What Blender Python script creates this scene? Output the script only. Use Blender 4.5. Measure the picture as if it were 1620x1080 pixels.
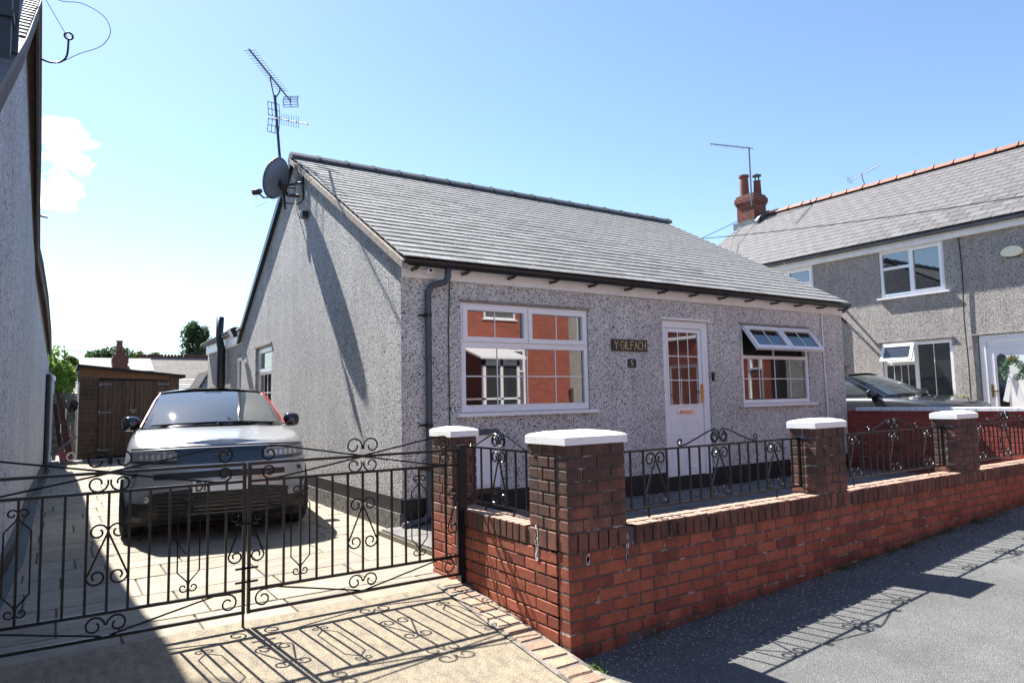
import bpy, math, random
from mathutils import Vector, Matrix, Euler
R=random.Random(7)
sc=bpy.context.scene
for o in list(bpy.data.objects): bpy.data.objects.remove(o)
COL=sc.collection
# ---------------------------------------------------------------- camera
CAMP=Vector((0,0,1.5))
cx=Vector((0.83479376,-0.55019229,-0.0201947)); cdn=Vector((0.02936206,0.08111833,-0.99627189)); cf=Vector((0.54977927,0.8310886,0.08387185))
cf.normalize(); cx=(cx-cf*cx.dot(cf)).normalized(); cup=cx.cross(cf).normalized()
cam=bpy.data.cameras.new('camera'); cam.sensor_width=36; cam.lens=24.13; cam.clip_end=1500; cam.clip_start=.05
co=bpy.data.objects.new('camera',cam); COL.objects.link(co)
co.matrix_world=Matrix(((cx.x,cup.x,-cf.x,0),(cx.y,cup.y,-cf.y,0),(cx.z,cup.z,-cf.z,1.5),(0,0,0,1)))
sc.camera=co
# ---------------------------------------------------------------- sun, sky, exposure
SUN=Vector((-.17,.81,1)).normalized()
EL=math.asin(SUN.z); AZ=math.atan2(SUN.x,SUN.y)
w=bpy.data.worlds.new('World'); sc.world=w; w.use_nodes=True
nt=w.node_tree; nt.nodes.clear()
def N(nt,t,**k):
    n=nt.nodes.new(t)
    for a,b in k.items():
        if a=='inp':
            for i,v in b.items(): n.inputs[i].default_value=v
        else: setattr(n,a,b)
    return n
out=N(nt,'ShaderNodeOutputWorld'); bg=N(nt,'ShaderNodeBackground',inp={'Strength':.078})
sky=N(nt,'ShaderNodeTexSky',sky_type='NISHITA',sun_disc=False,sun_elevation=EL,sun_rotation=AZ,altitude=50,air_density=1.0,dust_density=.3,ozone_density=3.2)
tc=N(nt,'ShaderNodeTexCoord')
noi=N(nt,'ShaderNodeTexNoise',inp={'Scale':22.0,'Detail':9.0,'Roughness':.6})
mp=N(nt,'ShaderNodeMapping'); mp.inputs['Scale'].default_value=(1,1,2.2)
nt.links.new(tc.outputs['Generated'],mp.inputs[0]); nt.links.new(mp.outputs[0],noi.inputs['Vector'])
acc=None
for d,r0,r1,g in (((-.0004,.9504,.3111),.9984,.99985,.93),((-.0117,.9637,.2669),.9990,.9999,.9),((.0595,.9928,.1042),.9985,.9999,.45),((.0952,.9775,.1882),.9995,.9999,.5),((.1558,.9774,.143),.999,.9999,.4)):
    d=Vector(d).normalized()
    dt=N(nt,'ShaderNodeVectorMath',operation='DOT_PRODUCT'); dt.inputs[1].default_value=d
    nt.links.new(tc.outputs['Generated'],dt.inputs[0])
    mr=N(nt,'ShaderNodeMapRange',inp={'From Min':r0,'From Max':r1,'To Min':0,'To Max':g}); nt.links.new(dt.outputs['Value'],mr.inputs['Value'])
    if acc is None: acc=mr.outputs[0]
    else:
        m=N(nt,'ShaderNodeMath',operation='MAXIMUM'); nt.links.new(acc,m.inputs[0]); nt.links.new(mr.outputs[0],m.inputs[1]); acc=m.outputs[0]
sm_=N(nt,'ShaderNodeMath',operation='MULTIPLY_ADD'); sm_.inputs[1].default_value=.42; nt.links.new(acc,sm_.inputs[0]); nt.links.new(noi.outputs[0],sm_.inputs[2])
mm=N(nt,'ShaderNodeMapRange',inp={'From Min':.76,'From Max':1.0,'To Max':.7}); nt.links.new(sm_.outputs[0],mm.inputs['Value'])
mix=N(nt,'ShaderNodeMix',data_type='RGBA'); mix.inputs['B'].default_value=(14,14.3,15,1)
nt.links.new(mm.outputs[0],mix.inputs['Factor']); nt.links.new(sky.outputs[0],mix.inputs['A'])
nt.links.new(mix.outputs['Result'],bg.inputs['Color']); nt.links.new(bg.outputs[0],out.inputs[0])
sl=bpy.data.lights.new('sun','SUN'); sl.energy=5.0; sl.angle=math.radians(.5); sl.color=(1,.955,.885)
so=bpy.data.objects.new('sun',sl); COL.objects.link(so); so.rotation_euler=SUN.to_track_quat('Z','Y').to_euler()
sc.view_settings.view_transform='Standard'; sc.view_settings.look='None'; sc.view_settings.gamma=1
sc.view_settings.use_curve_mapping=False; sc.view_settings.exposure=1.6
# ---------------------------------------------------------------- materials
def col(c): return (c[0],c[1],c[2],1)
def mat(name,c,rough=.6,metal=0,spec=.5,var=0,vscale=8,bump=0,bscale=60,coat=0,c2=None,detail=6,rnd=0,ior=None,stretch=None,lo=.35,hi=.65):
    m=bpy.data.materials.new(name); m.use_nodes=True; nt=m.node_tree; b=nt.nodes['Principled BSDF']
    b.inputs['Base Color'].default_value=col(c); b.inputs['Roughness'].default_value=rough; b.inputs['Metallic'].default_value=metal
    b.inputs['Specular IOR Level'].default_value=spec
    if ior: b.inputs['IOR'].default_value=ior
    if coat: b.inputs['Coat Weight'].default_value=coat; b.inputs['Coat Roughness'].default_value=.03
    g=N(nt,'ShaderNodeNewGeometry'); src=g.outputs['Position']
    if stretch:
        mp=N(nt,'ShaderNodeMapping'); mp.inputs['Scale'].default_value=stretch; nt.links.new(src,mp.inputs[0]); src=mp.outputs[0]
    last=None
    if var or c2:
        n=N(nt,'ShaderNodeTexNoise',inp={'Scale':vscale,'Detail':detail,'Roughness':.62}); nt.links.new(src,n.inputs['Vector'])
        mr=N(nt,'ShaderNodeMapRange',inp={'From Min':lo,'From Max':hi}); nt.links.new(n.outputs[0],mr.inputs['Value'])
        mx=N(nt,'ShaderNodeMix',data_type='RGBA'); k=1-var
        mx.inputs['A'].default_value=col(c); mx.inputs['B'].default_value=col(c2 if c2 else (c[0]*k,c[1]*k,c[2]*k))
        nt.links.new(mr.outputs[0],mx.inputs['Factor']); last=mx.outputs['Result']
    if rnd:
        oi=N(nt,'ShaderNodeObjectInfo'); mr2=N(nt,'ShaderNodeMapRange',inp={'To Min':1-rnd,'To Max':1+rnd}); nt.links.new(oi.outputs['Random'],mr2.inputs['Value'])
        vm=N(nt,'ShaderNodeVectorMath',operation='SCALE')
        if last: nt.links.new(last,vm.inputs[0])
        else: vm.inputs[0].default_value=c[:3]
        nt.links.new(mr2.outputs[0],vm.inputs['Scale']); last=vm.outputs[0]
    if last: nt.links.new(last,b.inputs['Base Color'])
    if bump:
        n2=N(nt,'ShaderNodeTexNoise',inp={'Scale':bscale,'Detail':5}); nt.links.new(src,n2.inputs['Vector'])
        bp=N(nt,'ShaderNodeBump',inp={'Strength':bump,'Distance':.01}); nt.links.new(n2.outputs[0],bp.inputs['Height']); nt.links.new(bp.outputs[0],b.inputs['Normal'])
    return m
def pebble(name,stops,scale=60,bump=.9,dist=.012,big=.12,tint=None):
    m=bpy.data.materials.new(name); m.use_nodes=True; nt=m.node_tree; b=nt.nodes['Principled BSDF']; b.inputs['Roughness'].default_value=.75
    b.inputs['Specular IOR Level'].default_value=.3
    g=N(nt,'ShaderNodeNewGeometry')
    nz=N(nt,'ShaderNodeTexNoise',inp={'Scale':scale*.8,'Detail':2}); nt.links.new(g.outputs['Position'],nz.inputs['Vector'])
    ad=N(nt,'ShaderNodeVectorMath',operation='MULTIPLY_ADD'); ad.inputs[1].default_value=(.007,.007,.007); nt.links.new(nz.outputs['Color'],ad.inputs[0]); nt.links.new(g.outputs['Position'],ad.inputs[2])
    v=N(nt,'ShaderNodeTexVoronoi',inp={'Scale':scale}); nt.links.new(ad.outputs[0],v.inputs['Vector'])
    sp=N(nt,'ShaderNodeSeparateColor'); nt.links.new(v.outputs['Color'],sp.inputs[0])
    cr=N(nt,'ShaderNodeValToRGB'); cr.color_ramp.interpolation='CONSTANT'
    e=cr.color_ramp.elements; e[0].position=stops[0][0]; e[0].color=col(stops[0][1]); e[1].position=stops[1][0]; e[1].color=col(stops[1][1])
    for p,c in stops[2:]:
        q=e.new(p); q.color=col(c)
    nt.links.new(sp.outputs[0],cr.inputs[0])
    n=N(nt,'ShaderNodeTexNoise',inp={'Scale':1.3,'Detail':6,'Roughness':.65}); nt.links.new(g.outputs['Position'],n.inputs['Vector'])
    mr=N(nt,'ShaderNodeMapRange',inp={'From Min':.3,'From Max':.7,'To Min':1-big,'To Max':1+big}); nt.links.new(n.outputs[0],mr.inputs['Value'])
    vm=N(nt,'ShaderNodeVectorMath',operation='SCALE'); nt.links.new(cr.outputs[0],vm.inputs[0]); nt.links.new(mr.outputs[0],vm.inputs['Scale'])
    mps=N(nt,'ShaderNodeMapping'); mps.inputs['Scale'].default_value=(2.6,2.6,.22); nt.links.new(g.outputs['Position'],mps.inputs[0])
    ns=N(nt,'ShaderNodeTexNoise',inp={'Scale':1.6,'Detail':9,'Roughness':.7}); nt.links.new(mps.outputs[0],ns.inputs['Vector'])
    ms=N(nt,'ShaderNodeMapRange',inp={'From Min':.35,'From Max':.7,'To Min':1.06,'To Max':.84}); nt.links.new(ns.outputs[0],ms.inputs['Value'])
    v2=N(nt,'ShaderNodeVectorMath',operation='SCALE'); nt.links.new(vm.outputs[0],v2.inputs[0]); nt.links.new(ms.outputs[0],v2.inputs['Scale'])
    nt.links.new(v2.outputs[0],b.inputs['Base Color'])
    bp=N(nt,'ShaderNodeBump',invert=True,inp={'Strength':bump,'Distance':dist}); nt.links.new(v.outputs['Distance'],bp.inputs['Height']); nt.links.new(bp.outputs[0],b.inputs['Normal'])
    return m
GREY=[(0,(.03,.03,.035)),(.24,(.13,.13,.145)),(.36,(.36,.355,.375)),(.66,(.46,.455,.47)),(.88,(.62,.61,.61))]
M={}
M['dash']=pebble('pebbledash_grey',[(0,(.025,.025,.03)),(.10,(.25,.245,.26)),(.20,(.52,.495,.48)),(.5,(.645,.61,.59)),(.85,(.80,.77,.74))],92,.6,.008,.15)
M['dash_g']=pebble('pebbledash_gable',[(0,(.04,.04,.045)),(.10,(.26,.26,.27)),(.24,(.55,.545,.55)),(.6,(.66,.655,.65)),(.85,(.78,.77,.75))],70,1.0,.04)
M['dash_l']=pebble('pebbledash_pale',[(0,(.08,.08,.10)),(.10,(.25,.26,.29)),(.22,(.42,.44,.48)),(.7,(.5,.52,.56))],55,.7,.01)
M['dash_r']=pebble('pebbledash_buff',[(0,(.05,.045,.045)),(.08,(.28,.26,.25)),(.2,(.46,.43,.41)),(.62,(.56,.525,.50)),(.9,(.68,.64,.60))],88,1.0,.025)
M['plinth']=mat('black_plinth',(.018,.018,.02),.6,var=.4,vscale=12,bump=.8,bscale=45)
M['plinth_old']=mat('worn_plinth',(.05,.05,.05),.85,c2=(.16,.15,.14),vscale=14,bump=1,bscale=30)
M['upvc']=mat('white_plastic',(.86,.85,.87),.28,var=.05,vscale=3)
M['upvc_old']=mat('white_painted_fascia',(.84,.82,.81),.4,var=.12,vscale=5)
M['bars']=mat('glazing_bar_white',(.85,.85,.85),.4)
M['gutter']=mat('black_gutter_plastic',(.014,.015,.018),.32,var=.3,vscale=6)
M['pipe']=mat('grey_blue_pipe',(.075,.085,.11),.4,var=.25,vscale=9)
M['iron']=mat('black_gloss_iron',(.006,.006,.007),.3,spec=.45,c2=(.02,.015,.012),vscale=25,bump=.25,bscale=90,lo=.55,hi=.8)
M['mortar']=mat('dark_mortar',(.11,.095,.085),.95,c2=(.50,.48,.45),vscale=11,bump=.8,bscale=90,lo=.55,hi=.70)
M['mortar_l']=mat('light_mortar',(.30,.27,.23),.95,c2=(.10,.09,.08),vscale=9,bump=.8,bscale=90)
M['cap']=mat('white_painted_concrete',(.90,.90,.88),.7,c2=(.50,.50,.42),vscale=11,bump=.18,bscale=45,lo=.56,hi=.80,detail=12)
M['coping_white']=mat('white_coping',(.7,.71,.74),.75,c2=(.3,.3,.31),vscale=18,bump=.5,bscale=40,lo=.5,hi=.75)
def brickmat(name,reds,soot_z0,soot_z1,soot=(.045,.03,.025),amt=.9,top=9.,rg=.75):
    m=bpy.data.materials.new(name); m.use_nodes=True; nt=m.node_tree; b=nt.nodes['Principled BSDF']; b.inputs['Roughness'].default_value=rg
    b.inputs['Specular IOR Level'].default_value=.35
    oi=N(nt,'ShaderNodeObjectInfo'); cr=N(nt,'ShaderNodeValToRGB'); e=cr.color_ramp.elements
    e[0].color=col(reds[0]); e[1].color=col(reds[-1])
    for i,c in enumerate(reds[1:-1]): q=e.new((i+1)/(len(reds)-1)); q.color=col(c)
    nt.links.new(oi.outputs['Random'],cr.inputs[0])
    g=N(nt,'ShaderNodeNewGeometry'); n=N(nt,'ShaderNodeTexNoise',inp={'Scale':7,'Detail':8,'Roughness':.7}); 
    nb=N(nt,'ShaderNodeTexNoise',inp={'Scale':38,'Detail':6,'Roughness':.7})
    nt.links.new(g.outputs['Position'],nb.inputs['Vector'])
    mp=N(nt,'ShaderNodeMapping'); mp.inputs['Scale'].default_value=(1,1,.45); nt.links.new(g.outputs['Position'],mp.inputs[0]); nt.links.new(mp.outputs[0],n.inputs['Vector'])
    s=N(nt,'ShaderNodeSeparateXYZ'); nt.links.new(g.outputs['Position'],s.inputs[0])
    mr=N(nt,'ShaderNodeMapRange',inp={'From Min':soot_z0,'From Max':soot_z1}); nt.links.new(s.outputs['Z'],mr.inputs['Value'])
    nn=N(nt,'ShaderNodeMapRange',inp={'From Min':.3,'From Max':.7,'To Min':-.5,'To Max':.5}); nt.links.new(n.outputs[0],nn.inputs['Value'])
    gx=N(nt,'ShaderNodeMath',operation='MULTIPLY_ADD'); gx.inputs[1].default_value=-.046; nt.links.new(s.outputs['X'],gx.inputs[0]); nt.links.new(s.outputs['Z'],gx.inputs[2])
    gm=N(nt,'ShaderNodeMapRange',inp={'From Min':-.08,'From Max':.02,'To Min':.62,'To Max':0}); nt.links.new(gx.outputs[0],gm.inputs['Value'])
    gxm=N(nt,'ShaderNodeMath',operation='MAXIMUM'); nt.links.new(mr.outputs[0],gxm.inputs[0]); nt.links.new(gm.outputs[0],gxm.inputs[1])
    a=N(nt,'ShaderNodeMath',operation='ADD',use_clamp=True); nt.links.new(gxm.outputs[0],a.inputs[0]); nt.links.new(nn.outputs[0],a.inputs[1])
    a2=N(nt,'ShaderNodeMath',operation='MULTIPLY'); nt.links.new(a.outputs[0],a2.inputs[0]); a2.inputs[1].default_value=amt
    mx=N(nt,'ShaderNodeMix',data_type='RGBA'); mx.inputs['B'].default_value=col(soot); nt.links.new(a2.outputs[0],mx.inputs['Factor']); nt.links.new(cr.outputs[0],mx.inputs['A'])
    m2=N(nt,'ShaderNodeMapRange',inp={'From Min':.3,'From Max':.75,'To Min':.75,'To Max':1.25}); nt.links.new(nb.outputs[0],m2.inputs['Value'])
    vm=N(nt,'ShaderNodeVectorMath',operation='SCALE'); nt.links.new(mx.outputs['Result'],vm.inputs[0]); nt.links.new(m2.outputs[0],vm.inputs['Scale'])
    nt.links.new(vm.outputs[0],b.inputs['Base Color'])
    bp=N(nt,'ShaderNodeBump',inp={'Strength':.5,'Distance':.004}); nt.links.new(nb.outputs[0],bp.inputs['Height']); nt.links.new(bp.outputs[0],b.inputs['Normal'])
    return m
REDS=[(.29,.078,.046),(.37,.105,.06),(.41,.125,.07),(.33,.09,.052),(.21,.06,.042)]
M['brick']=brickmat('garden_wall_brick',REDS,.45,.95)
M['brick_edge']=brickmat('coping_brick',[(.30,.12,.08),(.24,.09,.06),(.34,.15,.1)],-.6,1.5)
def paletop(m,c):  # upward faces mixed paler: sunlit brightness of the coping top put into the colour
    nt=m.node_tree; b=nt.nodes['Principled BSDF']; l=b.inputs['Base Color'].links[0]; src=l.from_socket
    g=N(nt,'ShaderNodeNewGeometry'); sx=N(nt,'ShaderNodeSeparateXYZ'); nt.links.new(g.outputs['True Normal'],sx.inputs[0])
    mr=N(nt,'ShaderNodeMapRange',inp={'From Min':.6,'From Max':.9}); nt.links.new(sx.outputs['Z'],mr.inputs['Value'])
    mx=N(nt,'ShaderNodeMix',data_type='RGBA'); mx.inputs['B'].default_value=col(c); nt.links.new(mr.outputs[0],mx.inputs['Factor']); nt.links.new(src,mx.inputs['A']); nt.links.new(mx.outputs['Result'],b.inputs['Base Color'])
paletop(M['brick_edge'],(.42,.27,.20))
M['brick_pier']=brickmat('pier_brick',[(.34,.12,.08),(.40,.17,.11),(.27,.10,.07),(.36,.12,.07)],.1,1.0,(.060,.042,.036),.88)
M['brick_red']=brickmat('painted_red_brick',[(.30,.055,.04),(.36,.075,.05),(.26,.045,.035)],4,9,amt=.7)
M['brick_pave']=mat('weathered_pink_brick',(.40,.28,.19),.9,c2=(.27,.18,.13),vscale=11,bump=.7,bscale=60,rnd=.2)
M['chim']=brickmat('chimney_brick',[(.17,.05,.036),(.22,.065,.045),(.13,.04,.03)],7.0,10,(.06,.04,.035),.6)
M['tile']=mat('grey_concrete_tile',(.275,.275,.268),.72,spec=.3,c2=(.18,.18,.17),vscale=14,bump=.6,bscale=50,rnd=.2,detail=10)
M['slate']=mat('purple_grey_slate',(.142,.138,.142),.75,spec=.3,c2=(.098,.095,.098),vscale=6,bump=.35,bscale=30,rnd=.2)
M['ridge']=mat('dark_ridge_tile',(.10,.10,.105),.6,var=.3,vscale=12,bump=.5,bscale=50,rnd=.1)
M['terra']=mat('terracotta_ridge',(.30,.125,.08),.7,var=.3,vscale=8,rnd=.15)
M['verge']=mat('cement_verge',(.36,.31,.26),.9,c2=(.2,.17,.15),vscale=15,bump=.8,bscale=50)
M['sand']=mat('sandstone_slab',(.32,.28,.215),.9,c2=(.20,.175,.14),vscale=5,bump=.5,bscale=22,rnd=.13,stretch=(1,3.5,1))
M['joint']=mat('slab_joint',(.17,.15,.11),.95,var=.4,vscale=30)
M['apron']=mat('tamped_concrete',(.31,.26,.18),.9,c2=(.14,.12,.095),vscale=13,bump=1,bscale=80,stretch=(1.8,.8,1),detail=14,lo=.38,hi=.78)
M['garden']=mat('grey_garden_paving',(.20,.19,.18),.9,c2=(.11,.105,.1),vscale=5,bump=.4,bscale=30,rnd=.12)
M['glass']=mat('window_glass',(.012,.014,.016),.015,spec=.9,ior=2.1)
M['glass2']=mat('blind_glass',(.035,.04,.042),.04,spec=.6,ior=1.8)
M['brass']=mat('brass',(.65,.45,.14),.25,metal=1)
M['chrome']=mat('chrome',(.7,.7,.7),.15,metal=1)
M['plaque']=mat('dark_slate_plaque',(.035,.03,.03),.4,var=.3,vscale=20)
M['gold']=mat('gold_lettering',(.70,.52,.22),.4)
M['silver_l']=mat('silver_lettering',(.6,.6,.6),.4)
M['galv']=mat('galvanised_metal',(.16,.17,.18),.45,metal=.6)
M['aerial']=mat('dark_aerial_metal',(.03,.035,.05),.45)
M['dish']=mat('blue_grey_dish',(.19,.23,.28),.45,var=.15,vscale=5)
M['black']=mat('black_plastic',(.012,.012,.013),.45)
M['void']=mat('dark_interior',(.01,.01,.011),.9)
M['shedwood']=mat('brown_shed_timber',(.10,.062,.038),.8,c2=(.05,.034,.024),vscale=7,bump=.6,bscale=30,rnd=.22,stretch=(4,4,.7))
M['shedtrim']=mat('orange_brown_timber',(.20,.095,.045),.8,var=.3,vscale=6,stretch=(1,1,3))
M['felt']=mat('roofing_felt',(.025,.022,.022),.95,var=.3,vscale=20)
M['oldwood']=mat('reddish_old_timber',(.14,.06,.045),.85,c2=(.07,.04,.035),vscale=9,rnd=.3)
M['cable']=mat('black_cable',(.01,.01,.012),.6)
M['greencable']=mat('green_cable',(.03,.07,.045),.6)
M['white']=mat('white_paint',(.8,.8,.8),.5,var=.06,vscale=6)
M['cream']=mat('cream_plastic',(.75,.70,.52),.45)
M['blueboard']=mat('blue_grey_boarding',(.14,.20,.28),.7,rnd=.15,var=.2,vscale=8)
M['roofpale']=mat('weathered_grey_roof',(.27,.26,.24),.8,c2=(.18,.17,.16),vscale=5,rnd=.15)
M['roofbrown']=mat('brown_slate_roof',(.20,.18,.16),.8,c2=(.13,.115,.10),vscale=4,rnd=.15)
M['silver']=mat('pale_silver_paint',(.36,.37,.39),.32,metal=.5,coat=1)
M['graphite']=mat('graphite_paint',(.06,.065,.075),.25,metal=.6,coat=1)
M['carblack']=mat('gloss_black_paint',(.008,.009,.012),.08,coat=1)
M['carplastic']=mat('matt_black_trim',(.015,.015,.016),.55)
M['carglass']=mat('car_glass',(.05,.06,.065),.02,spec=.9,ior=1.95)
M['tyre']=mat('tyre_rubber',(.015,.015,.015),.85)
M['rim']=mat('dark_alloy',(.12,.12,.125),.3,metal=.9)
M['lens']=mat('lamp_lens',(.22,.23,.24),.05,spec=.8,coat=1)
M['lamp']=mat('lamp_reflector',(.5,.5,.5),.2,metal=.6)
M['redtrim']=mat('red_trim',(.55,.02,.025),.3,coat=1)
M['plate']=mat('white_number_plate',(.72,.72,.70),.4)
M['platetext']=mat('plate_text_black',(.01,.01,.01),.5)
M['bark']=mat('bark',(.10,.08,.06),.9,var=.4,vscale=10)
def leafmat(n,c,c2):
    m=mat(n,c,.55,c2=c2,vscale=3.5,detail=3,lo=.4,hi=.6); nt=m.node_tree; b=nt.nodes['Principled BSDF']
    b.inputs['Transmission Weight'].default_value=0; b.inputs['Subsurface Weight'].default_value=0
    t=N(nt,'ShaderNodeBsdfTranslucent'); t.inputs[0].default_value=col([x*1.6 for x in c]); mx=N(nt,'ShaderNodeMixShader'); mx.inputs[0].default_value=.35
    o=[x for x in nt.nodes if x.type=='OUTPUT_MATERIAL'][0]; nt.links.new(b.outputs[0],mx.inputs[1]); nt.links.new(t.outputs[0],mx.inputs[2]); nt.links.new(mx.outputs[0],o.inputs[0]); return m
M['leaf_a']=leafmat('bright_leaf',(.12,.20,.025),(.06,.11,.02))
M['leaf_b']=leafmat('dark_leaf',(.035,.075,.02),(.02,.045,.015))
M['leaf_c']=leafmat('mid_leaf',(.09,.14,.03),(.045,.08,.02))
M['leaf_w']=leafmat('wreath_leaf',(.06,.13,.07),(.25,.33,.30))
M['oldbarge']=mat('brown_barge_board',(.085,.065,.055),.8,var=.35,vscale=6)
M['oldred']=mat('faded_red_paint',(.28,.06,.06),.7,var=.3,vscale=9)
M['fardull']=mat('dull_dark_red_clay',(.11,.045,.035),.85,var=.3,vscale=4)
M['darkblue']=mat('dark_blue_gutter_paint',(.022,.030,.045),.5,var=.3,vscale=9)
M['potred']=mat('dark_red_chimney_pot',(.20,.062,.042),.7,var=.35,vscale=7)
M['stone']=mat('loose_stone',(.35,.33,.3),.9,rnd=.4)
# asphalt
def asphalt():
    m=bpy.data.materials.new('asphalt'); m.use_nodes=True; nt=m.node_tree; b=nt.nodes['Principled BSDF']; b.inputs['Roughness'].default_value=.8
    g=N(nt,'ShaderNodeNewGeometry'); v=N(nt,'ShaderNodeTexVoronoi',inp={'Scale':190}); nt.links.new(g.outputs['Position'],v.inputs['Vector'])
    s=N(nt,'ShaderNodeSeparateColor'); nt.links.new(v.outputs['Color'],s.inputs[0])
    cr=N(nt,'ShaderNodeValToRGB'); e=cr.color_ramp.elements; e[0].color=(.08,.083,.083,1); e[1].color=(.26,.26,.25,1); q=e.new(.5); q.color=(.128,.132,.132,1); q=e.new(.93); q.color=(.165,.167,.163,1)
    nt.links.new(s.outputs[0],cr.inputs[0]); n=N(nt,'ShaderNodeTexNoise',inp={'Scale':1.4,'Detail':14,'Roughness':.72}); nt.links.new(g.outputs['Position'],n.inputs['Vector'])
    mr=N(nt,'ShaderNodeMapRange',inp={'From Min':.3,'From Max':.7,'To Min':.62,'To Max':1.08}); nt.links.new(n.outputs[0],mr.inputs['Value'])
    vm=N(nt,'ShaderNodeVectorMath',operation='SCALE'); nt.links.new(cr.outputs[0],vm.inputs[0]); nt.links.new(mr.outputs[0],vm.inputs['Scale']); nz=N(nt,'ShaderNodeTexNoise',inp={'Scale':2.5,'Detail':6}); nt.links.new(g.outputs['Position'],nz.inputs['Vector'])
    ad=N(nt,'ShaderNodeVectorMath',operation='MULTIPLY_ADD'); ad.inputs[1].default_value=(.6,.6,0); nt.links.new(nz.outputs['Color'],ad.inputs[0]); nt.links.new(g.outputs['Position'],ad.inputs[2])
    vc=N(nt,'ShaderNodeTexVoronoi',feature='DISTANCE_TO_EDGE',inp={'Scale':.55}); nt.links.new(ad.outputs[0],vc.inputs['Vector'])
    mc=N(nt,'ShaderNodeMapRange',inp={'From Min':.001,'From Max':.005,'To Min':.72,'To Max':1}); nt.links.new(vc.outputs['Distance'],mc.inputs['Value'])
    v2=N(nt,'ShaderNodeVectorMath',operation='SCALE'); nt.links.new(vm.outputs[0],v2.inputs[0]); nt.links.new(mc.outputs[0],v2.inputs['Scale'])
    nt.links.new(v2.outputs[0],b.inputs['Base Color'])
    bp=N(nt,'ShaderNodeBump',invert=True,inp={'Strength':.8,'Distance':.006}); nt.links.new(v.outputs['Distance'],bp.inputs['Height']); nt.links.new(bp.outputs[0],b.inputs['Normal'])
    return m
M['asphalt']=asphalt()
# brick pattern for the far side of the street (seen only in reflections)
def farbrick():
    m=bpy.data.materials.new('street_brick'); m.use_nodes=True; nt=m.node_tree; b=nt.nodes['Principled BSDF']; b.inputs['Roughness'].default_value=.85
    t=N(nt,'ShaderNodeTexBrick',inp={'Scale':1.0,'Mortar Size':.006,'Brick Width':.225,'Row Height':.075}); t.inputs['Color1'].default_value=(.36,.085,.045,1); t.inputs['Color2'].default_value=(.26,.06,.035,1); t.inputs['Mortar'].default_value=(.16,.10,.08,1)
    g=N(nt,'ShaderNodeNewGeometry'); mp=N(nt,'ShaderNodeMapping'); mp.inputs['Rotation'].default_value=(math.radians(-90),0,0)
    nt.links.new(g.outputs['Position'],mp.inputs[0]); nt.links.new(mp.outputs[0],t.inputs['Vector']); nt.links.new(t.outputs[0],b.inputs['Base Color']); return m
M['farbrick']=farbrick()
M['sidebrick']=M['farbrick'].copy(); [setattr(n.inputs['Rotation'],'default_value',(math.radians(-90),0,math.radians(90))) for n in M['sidebrick'].node_tree.nodes if n.type=='MAPPING']
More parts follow.
